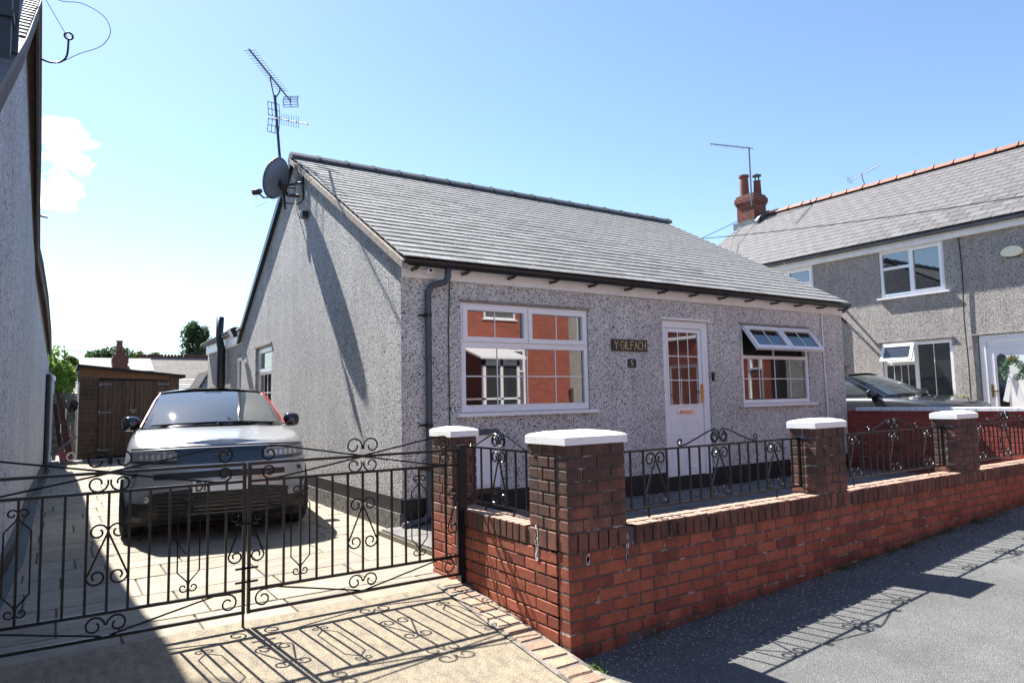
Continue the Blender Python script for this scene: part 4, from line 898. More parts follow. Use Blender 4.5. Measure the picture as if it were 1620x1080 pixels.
for i in range(24):
    mb=MB(); z=1.26+i*.052
    RF.box(mb,-7.535,-6.905,z,z+.006,-.0565,-.0560); 
    if z<2.05: RF.box(mb,-8.225,-7.625,z,z+.006,-.0565,-.0560)
    H_(mb,'blind_slat','galv',parent=f)
ro_=Matrix.Rotation(math.radians(-24),3,'Y'); o_=Vector((15.49,0,2.53))
def bake(m): m.v=[tuple(ro_@(Vector(p)-o_)+o_) for p in m.v]; return m
ro_=Matrix.Rotation(math.radians(24),3,'Y')
mb=MB(); frame4(RF,mb,-8.26,-7.58,2.13,2.53,.06,.0,.045); H_(bake(mb),'open_casement','upvc',parent=f)
mb=MB(); RF.box(mb,-8.20,-7.64,2.19,2.47,.015,.028); H_(bake(mb),'pane','glass2',parent=f)
H_(MB().box(15.40,15.52,-4.4,14.2,4.655,4.80),'fascia','upvc_old')
for (a,b,z) in ((-8.42,-6.80,2.60),(-6.45,-4.9,2.60)): 
    mb=MB(); RF.box(mb,a,b,z,z+.025,-.02,.03); H_(mb,'drip_mould','dash_r')
H_(halfgutter((15.33,-4.4,4.87),(15.33,14.25,4.87),.06),'gutter','gutter',fix=False)
me=MB().box(-.04,.08,-.015,.015,-.05,-.03).mesh('gutter_bracket','gutter')
for i in range(19): link('gutter_bracket',me,rh,Vector((15.37,-4.0+i*.95,4.85))-RL)
# roof
S0=(15.28,4.88); S1=(18.99,7.25); th=math.atan2(S1[1]-S0[1],S1[0]-S0[0]); LEN=math.hypot(S1[0]-S0[0],S1[1]-S0[1]); rows=17; ex=LEN/rows
H_(MB().prism([(S0[0],-4.5,S0[1]-.02),(S1[0],-4.5,S1[1]-.03),(22.7,-4.5,4.85),(22.7,-4.5,4.78),(S1[0],-4.5,S1[1]-.12),(S0[0],-4.5,S0[1]-.09)],(0,18.8,0)),'roof','slate')
items=[]
for r in range(rows):
    y=-4.5+(0 if r%2 else .17)
    while y<14.3:
        d=(r+.5)*ex+.015; rot=Matrix.Rotation(-(th-.03+R.uniform(-.006,.006)),3,'Y')@Matrix.Rotation(R.uniform(-.008,.008),3,'Z')
        y1=min(y+.34,14.32)
        items.append((round(ex+.05,3),round(y1-y-.012,2),.010,'slate',.0015,(S0[0]+d*math.cos(th)-.018*math.sin(th),(y+y1)/2,S0[1]+d*math.sin(th)+.018*math.cos(th)-.006),rot)); y+=.34
pieces('slate',items,rh,'slates_beyond')
m_=MB(); m_.prism([(p[0],0,p[1]) for p in [(-.15,-.09),(-.1,0),(0,.035),(.1,0),(.15,-.09)]],(0,.47,0)); m_.prism([(p[0]*1.1,.43,p[1]+.012) for p in [(-.15,-.09),(-.1,0),(0,.035),(.1,0),(.15,-.09)]],(0,.045,0)); rme=m_.mesh('ridge_tile','terra')
for i in range(37): link('ridge_tile',rme,rh,Vector((18.99,-3.85+i*.475,7.34))-RL)
# front door
f=MB(); frame4(RF,f,-6.34,-5.14,.43,2.57,.11,-.09,-.02); df=H_(f,'door_frame','upvc')
mb=MB(); RF.box(mb,-6.225,-5.255,.545,2.455,-.08,-.045); door=H_(mb,'front_door','upvc')
mb=MB(); frame4(RF,mb,-6.13,-5.35,.65,2.36,.03,-.045,-.036); H_(mb,'raised_panel','upvc',parent=door)
for uc in (-5.98,-5.50):
    poly=[RF.P(uc-.08,.85,-.044),RF.P(uc+.08,.85,-.044)]+[RF.P(uc+.08*math.cos(a),2.12+.08*math.sin(a),-.044) for a in [i*math.pi/8 for i in range(9)]]
    H_(MB().prism(poly,(-.008,0,0)),'arched_pane','glass',parent=door)
mb=MB(); RF.box(mb,-6.19,-6.15,1.35,1.6,-.044,-.03); RF.box(mb,-6.19,-6.06,1.46,1.485,-.03,-.015); H_(mb,'door_handle','brass',parent=door)
# chimney
ch=thing('chimney','red brick chimney stack with two clay pots at the end of the slate roof','chimney',(18.95,14.05,7.0)); CHX=(18.60,19.22); CHY=(13.78,14.46)
items=[]
def ring(x0,x1,y0,y1,z,k):
    W=x1-x0; n=max(2,round(W/.225))
    for ax in (0,1):
        L=(y1-y0) if ax==0 else (x1-x0); n=round(L/.225); st=L/n; off=0 if k%2 else .5
        for i in range(n+ (1 if off else 0)):
            a=max(0,(i-off)*st); b=min(L,(i-off+1)*st)
            if b-a<.03: continue
            if ax==0: items.append((.1,round(b-a-.01,3),.065,'chim',.003,(x0+.05,y0+(a+b)/2,z),None))
            else: items.append((round(b-a-.01,3),.1,.065,'chim',.003,(x0+(a+b)/2,y0+.05,z),None))
z=6.75;k=0
while z<8.0:
    e=0 if z<7.68 else (.03 if z<7.75 else (.055 if z<7.9 else .02)); ring(CHX[0]-e,CHX[1]+e,CHY[0]-e,CHY[1]+e,z,k); z+=.075;k+=1
at(MB().box(CHX[0]+.008,CHX[1]-.008,CHY[0]+.008,CHY[1]-.008,6.3,8.02).box(CHX[0]-.045,CHX[1]+.045,CHY[0]-.045,CHY[1]+.045,7.76,7.92),ch).obj('core','mortar',ch)
pieces('brick',items,ch,'bricks_beyond')
at(MB().prism([(18.68,13.85,8.01),(19.14,13.85,8.01),(19.06,13.9,8.08),(18.75,13.9,8.08)],(0,.5,0)),ch).obj('flaunching','verge',ch)
at(MB().lathe([(.15,0),(.14,.45),(.13,.62),(.17,.64),(.17,.70),(.12,.70),(.12,.3)],(18.80,14.27,8.03),n=18),ch).obj('chimney_pot','potred',ch,smooth=False)
pt=at(MB().lathe([(.13,0),(.11,.45),(.13,.47),(.09,.48),(.09,.3)],(19.05,13.95,8.03),n=16),ch).obj('chimney_pot','chim',ch)
at(MB().lathe([(.01,.72),(.15,.66),(.15,.63),(.01,.63)],(19.05,13.95,8.03),n=16).tube([(18.97,13.95,8.48),(18.97,13.95,8.68)],.012,4).tube([(19.13,13.95,8.48),(19.13,13.95,8.68)],.012,4).tube([(19.05,13.87,8.48),(19.05,13.87,8.68)],.012,4).tube([(19.05,14.03,8.48),(19.05,14.03,8.68)],.012,4),ch).obj('cowl','black',ch)
at(MB().prism([(18.35,13.5,6.86),(19.0,13.5,7.28),(19.0,13.5,7.42),(18.5,13.5,7.15),(18.35,13.5,7.0)],(0,.10,0)).box(18.50,18.545,13.5,14.55,6.9,7.12),ch).obj('lead_flashing','galv',ch)
ca=thing('chimney_aerial','long horizontal television aerial strapped to the brick chimney','aerial',(18.45,13.9,7.8))
at(MB().tube([(18.45,13.75,7.55),(18.45,13.75,9.47)],.025,6),ca).obj('mast','galv',ca,fix=False)
P0=Vector((18.45,13.7,9.42)); P1=Vector((17.0,14.1,9.42)); dd=(P1-P0).normalized(); s3=Vector((dd.y,-dd.x,0))
at(MB().tube([P0-dd*.1,P1],.016,5),ca).obj('boom','galv',ca,fix=False)
mb=MB()
for i in range(11): p=P0+dd*(.2+i*.12); mb.tube([p-s3*.13,p+s3*.13],.007,4)
at(mb,ca).obj('director_rods','galv',ca,kind='stuff',fix=False)
at(MB().tube([(18.60,13.85,7.6),(18.45,13.75,7.75)],.02,5).tube([(18.62,13.85,7.55),(18.45,13.75,7.6)],.02,5),ca).obj('bracket','galv',ca,fix=False)
ra=thing('ridge_aerial','small thin television aerial on a short stick above the slate ridge','aerial',(18.99,10.4,7.35))
at(MB().tube([(18.99,10.33,7.3),(18.99,10.40,7.55),(18.99,10.42,7.72)],.014,5).tube([(18.99,10.75,7.63),(18.99,9.9,7.82)],.011,5),ra).obj('mast_and_boom','galv',ra,fix=False)
mb=MB()
for i in range(10): yy=10.7-i*.085; z_=7.64+(10.75-yy)*.21; mb.tube([(18.87,yy,z_),(19.11,yy,z_)],.005,4)
for i in range(4): mb.tube([(18.85,10.78,7.56+i*.045),(19.13,10.78,7.56+i*.045)],.006,4)
at(mb,ra).obj('rods','galv',ra,kind='stuff',fix=False)
def wire(pts,r,label,mt='cable',name='overhead_cable'): tag(MB().tube(pts,r,4).obj(name,mt,fix=False),label,'cable')
def sag(a,b,s,n=12): a=Vector(a);b=Vector(b); return [a.lerp(b,i/n)-Vector((0,0,s*4*(i/n)*(1-i/n))) for i in range(n+1)]
wire(sag((14.6,13.7,5.95),(14.6,4.2,4.95),.12),.012,'long black cable crossing in front of the slate roof')
wire(sag((18.5,14.3,7.2),(15.0,15.5,5.6),.05),.012,'short black cable dropping from the chimney foot toward the bungalow')
wire([(15.2,12.2,5.0),(17.0,13.4,6.25),(18.5,13.9,7.2)],.009,'thin cable lying up the slates to the chimney')
wire([(15.47,6.55,4.66),(15.47,6.53,3.9),(15.47,6.56,3.0),(15.47,6.54,2.0),(15.47,6.55,.5)],.012,'black cable running down the buff wall between window and door')
wire(sag((-1,40,4.36),(8,40,4.40),.1),.02,'distant overhead wire above the shed roof')
al=thing('alarm_box','cream half-oval bulkhead box high on the buff wall','alarm box',(15.5,5.62,4.15))
poly=[(15.49,5.62+.19*math.cos(a),4.16+.12*math.sin(a)*(1 if math.sin(a)>0 else .7)) for a in [i*math.pi/10 for i in range(20)]]
at(MB().prism(poly,(-.07,0,0)),al).obj('case','cream',al); at(MB().box(15.49,15.5,5.5,5.74,4.06,4.24),al).obj('back_plate','black',al)
bk=thing('wall_bracket','small black bracket on the buff wall beside the bungalow eave','bracket',(15.5,9.1,3.4))
at(MB().tube([(15.5,9.1,3.45),(15.25,9.1,3.42),(15.2,9.1,3.3),(15.5,9.1,3.15)],.03,5).box(15.15,15.3,9.0,9.15,3.35,3.48),bk).obj('arm','black',bk,fix=False)
tag(MB().tube([(15.45,9.35,.4),(15.45,9.35,3.4)],.03,8).obj('drain_pipe','upvc',fix=False),'white vertical pipe on the buff wall just past the bungalow corner','pipe')
# foliage
def leaves(n,c,rad,size,seed,mb=None,clumps=14,flat=1.,minr=0):
    r=random.Random(seed); mb=mb or MB(); cl=[]
    for i in range(clumps):
        while 1:
            p=Vector((r.uniform(-1,1),r.uniform(-1,1),r.uniform(-1,1)))
            if minr<p.length<1: break
        cl.append((p*.78,r.uniform(.22,.42)))
    for i in range(n):
        p,s=r.choice(cl); d=Vector((r.gauss(0,1),r.gauss(0,1),r.gauss(0,1))).normalized()*s*r.uniform(.5,1.05)
        q=p+d; q=Vector((c[0]+q.x*rad[0],c[1]+q.y*rad[1],c[2]+q.z*rad[2]))
        a=Vector((r.gauss(0,1),r.gauss(0,1),r.gauss(0,1)*flat)).normalized(); b=a.orthogonal().normalized(); b.rotate(Matrix.Rotation(r.uniform(0,6.28),3,a)); e=a.cross(b); s_=size*r.uniform(.6,1.3)
        mb.add([q-b*s_,q+e*s_*.45,q+b*s_,q-e*s_*.45],[(0,1,2,3)])
    return mb
wr=thing('door_wreath','green and white foliage wreath with gold star on the white door','wreath',(15.40,5.74,1.9))
mb=MB(); r_=random.Random(3)
for i in range(420):
    a=r_.uniform(0,6.283); rr=.17+r_.gauss(0,.035); p=Vector((15.40+r_.gauss(0,.03),5.74+rr*math.cos(a),1.88+rr*math.sin(a)))
    d=Vector((r_.gauss(0,1),r_.gauss(0,1),r_.gauss(0,1))).normalized(); b=d.orthogonal().normalized(); e=d.cross(b); s_=r_.uniform(.025,.05); mb.add([p-b*s_,p+e*s_*.4,p+b*s_,p-e*s_*.4],[(0,1,2,3)])
at(mb,wr).obj('foliage','leaf_w',wr,kind='stuff',fix=False)
st=[]; 
for i in range(10): a=i*math.pi/5+math.pi/2; rr=.08 if i%2==0 else .035; st.append((15.38,5.74+rr*math.cos(a),2.10+rr*math.sin(a)))
at(MB().prism(st,(-.012,0,0)),wr).obj('star','brass',wr)
at(MB().prism([(15.38,5.70,1.80),(15.38,5.80,1.80),(15.38,5.68,1.25),(15.38,5.58,1.25)],(-.02,0,0)).prism([(15.36,5.72,1.80),(15.36,5.80,1.80),(15.36,5.93,1.28),(15.36,5.84,1.25)],(-.02,0,0)),wr).obj('ribbon','white',wr)
pb=thing('potted_shrub','small yellow-green shrub in front of the buff wall beside the white door','shrub',(15.2,6.62,.33))
at(leaves(900,(15.2,6.62,1.18),(.2,.30,.26),.035,5,clumps=10),pb).obj('foliage','leaf_a',pb,kind='stuff',fix=False)
at(MB().lathe([(.14,.33),(.20,.85),(.18,.85),(.16,.8)],(15.2,6.62,0)),pb).obj('pot','terra',pb); at(MB().tube([(15.2,6.62,.7),(15.2,6.62,1.15)],.02,5),pb).obj('stem','bark',pb,fix=False)
# ================================================================ BOUNDARY WALL (red, white coping)
bn=thing('boundary_wall','painted red brick boundary wall with white coping beside the dark car','wall',(11.05,3.2,.2))
at(MB().box(11.06,11.27,3.45,6.68,-.2,1.19),bn).obj('mortar_core','mortar',bn)
items=[]
for c in range(16):
    z=.0375+c*.0755; y=3.44-(.1125 if c%2 else 0)
    while y<6.68:
        y0=max(y,3.44);y1=min(y+.225,6.68)
        if y1-y0>.05: items.append((.1,round(y1-y0-.01,3),.0655,'brick_red',.004,(11.10+R.uniform(-.002,.002),(y0+y1)/2,z),None))
        y+=.225
pieces('brick',items,bn,'bricks_beyond')
y=3.4
while y<6.69:
    o=link('coping_slab',cmesh(.30,.596,.055,'coping_white',.006),bn,Vector((11.16,y+.3,1.222))-loc_of(bn)); y+=.60
    if y+.6>6.75: break
# ================================================================ CARS
def car(name,label,x,y,z,rz,paint,roofp,trim,detail):
    t=thing(name,label,'car',(x,y,z),rz=rz)
    def C_(mb,nm,mt,par=t,**k): return mb.obj(nm,mt,par,**k)
    O=[(0,0),(.22,.005),(.42,.025),(.58,.065),(.70,.125),(.79,.21),(.845,.33),(.875,.48),(.89,.7),(.895,1.1),(.893,1.8),(.897,2.6),(.90,3.1),(.89,3.5),(.86,3.8),(.78,4.0),(.6,4.11),(.3,4.15),(0,4.15)]
    def hz(y): return .945+.125*min(1,max(0,y-.05)/1.15) if y<1.2 else 1.07
    KR=[(.20,.05,.10,.12),(.25,.02,.03,.06),(.34,.005,.0,.02),(.50,0,-.015,0),(.62,.0,-.02,0),(.70,.0,-.01,.01),(.80,.008,.02,.03),(.88,.03,.045,.05),(.93,.055,.085,.08),(None,.10,.15,.14)]
    def insf(zz):
        for a,b in zip(KR[:-1],KR[1:]):
            zb=b[0] or .965
            if a[0]<=zz<=zb: k=(zz-a[0])/(zb-a[0]); return a[2]+(b[2]-a[2])*k
        return KR[0][2] if zz<.2 else .15
    def yo(x_):
        x_=abs(x_)
        for a,b in zip(O[:8],O[1:9]):
            if a[0]<=x_<=b[0]: k=(x_-a[0])/(b[0]-a[0]); return a[1]+(b[1]-a[1])*k
        return O[8][1]
    def yf(x_,zz): q=yo(x_); return q+insf(zz)*max(0,min(1,(.75-q)/.6))
    vs=[];fs=[]; n=len(O); full=O+[(-a,b) for a,b in O[-2:0:-1]]; m=len(full)
    for (zz,i_s,i_f,i_r) in KR:
        for (a,b) in full:
            wf=max(0,min(1,(.75-b)/.6)); wr_=max(0,min(1,(b-3.5)/.6)); xx=a*(1-i_s/.9); yy=b+i_f*wf-i_r*wr_
            Z=zz if zz else hz(b)
            if zz==.93: Z=hz(b)-.035
            if zz==.88: Z=hz(b)-.085
            vs.append((xx,yy,Z))
    for r in range(len(KR)-1):
        for k in range(m): fs.append((r*m+k,r*m+(k+1)%m,(r+1)*m+(k+1)%m,(r+1)*m+k))
    base=(len(KR)-1)*m; mb=MB(); mb.add(vs,fs)
    # hood / deck cap
    def cap(u,v):
        j=v*(n-1); j0=int(j); j1=min(j0+1,n-1); k=j-j0
        a=Vector(vs[base+j0]).lerp(Vector(vs[base+j1]),k); xx=a.x*(2*u-1); s=1-abs(2*u-1)**2.4
        crown=.035*s*(1 if a.y<1.3 else .3)
        if a.y<1.25: crown+= .010*math.exp(-((abs(2*u-1)-.52)/.06)**2)*min(1,a.y/.4)
        return (xx,a.y,a.z+crown)
    mb.grid(cap,20,36); mb.v[-21*37:]=[p for p in mb.v[-21*37:]]
    body=C_(mb,'body',paint,smooth=True); 
    import bmesh; bm=bmesh.new(); bm.from_mesh(body.data); bmesh.ops.remove_doubles(bm,verts=bm.verts,dist=.0015); bmesh.ops.recalc_face_normals(bm,faces=bm.faces); bm.to_mesh(body.data); bm.free()
    sb=body.modifiers.new('s','SUBSURF'); sb.levels=1; sb.render_levels=1
    # underside
    C_(MB().box(-.8,.8,.3,3.9,.16,.24),'underbody','carplastic')
    # greenhouse
    def wsb(u): s=2*u-1; return Vector((.745*s,1.03+.26*abs(s)**2.2,1.075+.030*(1-s*s)))
    def wst(u): s=2*u-1; return Vector((.575*s,2.02+.12*abs(s)**2.2,1.475+.028*(1-s*s)))
    def sideb(v): return Vector((.745+.055*math.sin(math.pi*min(1,v*1.2))*.8,1.29+v*2.65,1.075))
    def sidet(v): return Vector((.575+.045*math.sin(math.pi*min(1,v)),2.14+v*1.50,1.475+.03*math.sin(math.pi*v)-.04*v))
    gh=MB()
    gh.grid(lambda u,v: tuple(wsb(u).lerp(wst(u),v)+Vector((0,-.03*math.sin(math.pi*v),.03*math.sin(math.pi*v)))),16,8)
    for sg in (1,-1):
        gh.grid(lambda u,v: (lambda p:(sg*p.x,p.y,p.z))(sideb(u).lerp(sidet(u),v)+Vector((.03*math.sin(math.pi*v),0,0))),14,6)
    gh.grid(lambda u,v: tuple((lambda a,b:a.lerp(b,v)+Vector((0,.05*math.sin(math.pi*v),0)))(Vector((-sideb(1).x+2*sideb(1).x*u,3.94+.1*(1-(2*u-1)**2),1.07)),Vector((-sidet(1).x+2*sidet(1).x*u,3.64+.1*(1-(2*u-1)**2),sidet(1).z+.02*(1-(2*u-1)**2))))),12,4)
    C_(gh,'cabin','carblack',smooth=True,fix=False)
    def roof(u,v):
        s=2*u-1; a=sidet(v); f0=wst(u); yb=3.64+.1*(1-s*s)
        yy=f0.y*(1-v)+yb*v; return (a.x*s*1.012, yy, a.z+.012+.055*(1-s*s)*(.65+.35*math.sin(math.pi*min(1,v+.15))))
    C_(MB().grid(roof,18,18),'roof',roofp,smooth=True,fix=False)
    def wsn(u,v):
        u=.045+u*.91; v=.05+v*.89; p=wsb(u).lerp(wst(u),v)+Vector((0,-.03*math.sin(math.pi*v),.03*math.sin(math.pi*v))); return tuple(p+Vector((0,-.006,.006)))
    ws=C_(MB().grid(wsn,18,10),'windscreen','carglass',smooth=True,fix=False)
    for sg in (1,-1):
        for (a,b,nm) in ((.06,.42,'side_window'),(.46,.80,'side_window')):
            def sw(u,v,a=a,b=b):
                uu=a+(b-a)*u; vv=.10+.78*v*(min(1,(uu+.02)/.12) if uu<.1 else 1); p=sideb(uu).lerp(sidet(uu),vv)+Vector((.03*math.sin(math.pi*vv)+.006,0,0)); return (sg*p.x,p.y,p.z)
            C_(MB().grid(sw,8,5),nm,'carglass',smooth=True,fix=False)
        pts=[]
        for i in range(13):
            v=i/12; p=sidet(v)+Vector((.012,0,.004)); pts.append((sg*p.x,p.y,p.z))
        pp=[(sg*.765,1.30,1.09)]+[(sg*(.765+(.60-.765)*k),1.30+.84*k,1.09+.40*k) for k in (.25,.5,.75)]+pts
        C_(MB().tube(pp,.010,5),'roof_line_trim',trim,fix=False)
        C_(MB().tube([(sg*sideb(i/8).x*1.01,sideb(i/8).y,1.085) for i in range(9)],.010,5),'belt_trim','carblack' if trim=='redtrim' else trim,fix=False)
        # mirror
        mr_=MB(); 
        mr_.lathe([(.02,-.115),(.065,-.105),(.088,-.06),(.092,0),(.085,.05),(.05,.075),(.01,.08)],(0,0,0),'x',14)
        mr_.v=[(sg*.885+p[0]*.95*sg,1.46+p[1]*.85+ (.03*abs(p[0])),1.13+p[2]*.92) for p in mr_.v]
        mo=C_(mr_,'door_mirror','carblack',smooth=True)
        C_(MB().tube([(sg*.80,1.46,1.06),(sg*.88,1.45,1.08)],.03,6),'mirror_arm','carblack',mo,fix=False)
        # wheels
        for wy in (.83,3.38):
            wh=C_(MB().lathe([(.20,-.10),(.30,-.11),(.335,-.08),(.34,0),(.335,.08),(.30,.11),(.20,.10)],(sg*.80,wy,.335),'x',28),'wheel','tyre',smooth=True)
            C_(MB().lathe([(.02,.108),(.22,.10),(.225,.085)],(0,0,0),'x',20),'rim','rim',wh)
            wh.children[0].location=(sg*.80,wy,.335); wh.children[0].scale=(sg,1,1)
            arc=[(sg*.892,wy+.39*math.cos(a),.335+.39*math.sin(a)) for a in [i*math.pi/12 for i in range(13)]]
            C_(MB().prism([(sg*.80,wy+.375*math.cos(a),.335+.375*math.sin(a)) for a in [i*math.pi/12 for i in range(13)]]+[(sg*.80,wy-.375,.18),(sg*.80,wy+.375,.18)],(sg*.102,0,0)),'wheel_arch','carplastic')
        C_(MB().box(sg*.86,sg*.903,1.2,3.0,.2,.30),'sill_cladding','carplastic')
    # front
    def front(x0,x1,z0,z1,off,nm,mt,par=t,nx=16,nz=3,zf=None,dep=.03,z0f=None):
        zt=(lambda u:z1) if zf is None else zf; zb_=(lambda u:z0) if z0f is None else z0f
        g=lambda u,v:(x0+(x1-x0)*u, yf(x0+(x1-x0)*u, zb_(u)+(zt(u)-zb_(u))*v)-off, zb_(u)+(zt(u)-zb_(u))*v)
        mb=MB().grid(g,nx,nz); k=nx+1
        rim=[g(i/nx,0) for i in range(nx+1)]+[g(1,j/nz) for j in range(1,nz+1)]+[g(1-i/nx,1) for i in range(1,nx+1)]+[g(0,1-j/nz) for j in range(1,nz)]
        nr_=len(rim); mb.add(rim+[(p[0]*.99,p[1]+dep,p[2]) for p in rim],[(i,(i+1)%nr_,nr_+(i+1)%nr_,nr_+i) for i in range(nr_)])
        return C_(mb,nm,mt,par,smooth=False)
    if detail:
        vz=front(-.80,.80,.755,.905,.010,'front_visor','carblack',zf=lambda u:.905-.02*abs(2*u-1)**3,z0f=lambda u:.755+.02*abs(2*u-1)**2)
        C_(MB().tube([(-.80+1.6*i/20,yf(-.80+1.6*i/20,.915)-.012,.922-.02*abs(2*i/20-1)**3) for i in range(21)],.008,5),'visor_lip','carblack',vz,fix=False)
        for sg in (1,-1):
            hl=front(sg*.40,sg*.79,.790,.885,.016,'headlight','lens',nx=10,z0f=lambda u:.795+.005*u,zf=lambda u:.868+.008*u)
            for k in range(6):
                xx=sg*(.46+k*.05); C_(MB().box(xx-.012,xx+.012,yf(xx,.83)-.022,yf(xx,.83)-.015,.805,.855),'reflector','lamp',hl)
            C_(MB().tube([(sg*(.42+.36*i/6),yf(sg*(.42+.36*i/6),.88)-.022,.877) for i in range(7)],.006,4),'day_light','lamp',hl,fix=False)
            # corner slashes
            C_(MB().prism([(sg*.735,yf(.735,.67)-.006,.68),(sg*.775,yf(.775,.67)-.006,.68),(sg*.835,yf(.835,.50)-.004,.50),(sg*.80,yf(.80,.50)-.006,.50)],(0,.05,0)),'corner_vent','carplastic')
            C_(MB().lathe([(.01,-.012),(.028,-.008),(.032,.01)],(sg*.66,yf(sg*.66,.45)-.012,.435),'y',14),'fog_lamp','lens')
        C_(MB().tube([(-.83+1.66*i/24,yf(-.83+1.66*i/24,.71)-.006,.712+.03*abs(2*i/24-1)**2) for i in range(25)],.004,4),'bumper_gap','black',fix=False)
        C_(MB().tube([(-.60+1.2*i/16,yf(-.60+1.2*i/16,.60)-.010,.606) for i in range(17)],.007,4),'intake_strip','chrome',fix=False)
        front(-.60,.60,.620,.690,.006,'upper_intake','carplastic',nx=14,z0f=lambda u:.62,zf=lambda u:.672+.018*(1-abs(2*u-1)))
        lg=front(-.64,.64,.24,.53,.008,'lower_grille','carplastic',nx=16,zf=lambda u:.53-.05*abs(2*u-1)**2)
        for k in range(6):
            zz=.275+k*.038; C_(MB().tube([(-.56+1.12*i/14,yf(-.56+1.12*i/14,zz)-.014,zz) for i in range(15)],.005,4),'grille_slat','carblack',lg,fix=False)
        front(-.875,.875,.20,.43,.007,'lower_bumper','carplastic',nx=24,zf=lambda u:.37+.03*abs(2*u-1)**2)
        pl=C_(MB().box(-.26,.26,yf(0,.54)-.042,yf(0,.54)-.012,.487,.600),'number_plate','plate')
        fr=FR((0,yf(0,.54)-.042,0),(1,0,0),(0,-1,0)); C_(text('DF',fr,-.225,.505,.078,.05,.022,.0,.003,.014),'plate_lettering','platetext',pl)
        C_(MB().box(-.26,.26,yf(0,.54)-.0435,yf(0,.54)-.0425,.487,.491).box(-.26,.26,yf(0,.54)-.0435,yf(0,.54)-.0425,.596,.600),'plate_border','platetext',pl)
        # badge: a ring crossed by a bolt
        cxb=MB(); rg=[(.05*math.cos(a),yf(0,.83)-.018,.835+.05*math.sin(a)) for a in [i*math.pi/10 for i in range(21)]]; cxb.tube(rg,.0045,5).bar((-.075,yf(0,.83)-.018,.838),(.02,yf(0,.83)-.018,.83),.008).bar((-.02,yf(0,.83)-.018,.842),(.075,yf(0,.83)-.018,.832),.008)
        C_(cxb,'badge','rim',fix=False)
        sm=wst(.5); C_(MB().prism([(-.10,1.93,1.47),(.10,1.93,1.47),(.055,1.80,1.395),(-.055,1.80,1.395)],(0,-.02,.016)),'sensor_housing','carblack',ws)
        C_(MB().box(-.02,.02,1.83,1.86,1.43,1.437),'sensor','chrome',ws)
        C_(MB().tube([(-.62,1.20,1.105),(-.2,1.07,1.125),(.0,1.06,1.13)],.009,5).tube([(.02,1.05,1.125),(.35,1.10,1.125),(.62,1.22,1.10)],.009,5),'wiper','black',ws,fix=False)
    else:
        front(-.5,.5,.62,.86,.008,'grille','carplastic'); front(-.62,.62,.25,.50,.008,'lower_grille','carplastic')
        for sg in (1,-1): front(sg*.52,sg*.82,.78,.88,.010,'headlight','lens',nx=8)
        C_(MB().box(-.26,.26,yf(0,.55)-.03,yf(0,.55)-.01,.49,.60),'number_plate','plate')
    return t
car('parked_car','pale silver compact car with black roof and red roofline trim behind the gates',1.37,7.30,.182,-.128,'silver','carblack','redtrim',True)
c2=car('parked_car','dark grey car nose-on to the street behind the red boundary wall',12.95,5.25,.335,-.02,'graphite','graphite','chrome',False)
# ================================================================ SHED
sh=thing('garden_shed','brown timber double-door shed with sloping felt roof at the drive end','shed',(.43,20,.2))
SY=20.0; x0,x1=.43,2.66
def top(x): return 2.50-(x-x0)/(x1-x0)*.24
def S_(mb,name,mt,**k): return at(mb,sh).obj(name,mt,k.pop('parent',sh),**k)
S_(MB().prism([(x0,SY+.03,.24),(x1,SY+.03,.24),(x1,SY+.03,top(x1)),(x0,SY+.03,top(x0))],(0,1.9,0)),'carcass','felt')
z=.26;i=0
while z<2.24:
    for (a,b) in ((x0,.84),(2.42,x1)):
        me=cmesh(round(b-a,3),.03,.108,'shedwood',.004); link('cladding_board',me,sh,Vector(((a+b)/2,SY+.01,z+.055))-loc_of(sh),Euler((-.06,0,0)))
    z+=.112
S_(MB().prism([(x0,SY-.002,2.26),(x1,SY-.002,2.18),(x1,SY-.002,top(x1)),(x0,SY-.002,top(x0))],(0,.03,0)),'top_rail','shedtrim')
for side in (0,1):
    a=.85+side*.79; d_=S_(MB().box(a,a+.775,SY-.0,SY+.02,.30,2.17),'door','felt')
    for k in range(8):
        bx=a+k*.097; L0=loc_of(sh)
        o=link('door_board',cmesh(.093,.022,1.87,'shedwood',.004),d_,Vector((bx+.0485,SY-.012+R.uniform(-.002,.002),1.235))-L0)
    for zz in (2.08,1.38,.45):
        hx=a+.03 if side==0 else a+.50
        S_(MB().box(hx,hx+.24,SY-.032,SY-.024,zz-.015,zz+.015).box((a+.0 if side==0 else a+.75),(a+.03 if side==0 else a+.775),SY-.034,SY-.024,zz-.05,zz+.05),'hinge','galv',parent=d_)
S_(MB().box(1.52,1.68,SY-.036,SY-.025,1.40,1.44).box(1.58,1.64,SY-.05,SY-.036,1.34,1.40),'latch','galv')
S_(MB().prism([(x0-.06,SY-.14,top(x0-.06)),(x1+.14,SY-.14,top(x1+.14)),(x1+.14,SY-.14,top(x1+.14)+.07),(x0-.06,SY-.14,top(x0-.06)+.07)],(0,2.2,0)),'roof','felt')
st_=thing('shed_step',None,None,kind='structure')
for k in range(7): link('paving_slab',cmesh(.43,.5,.09,'garden',.008),st_,(-.15+k*.44,19.65,.195))
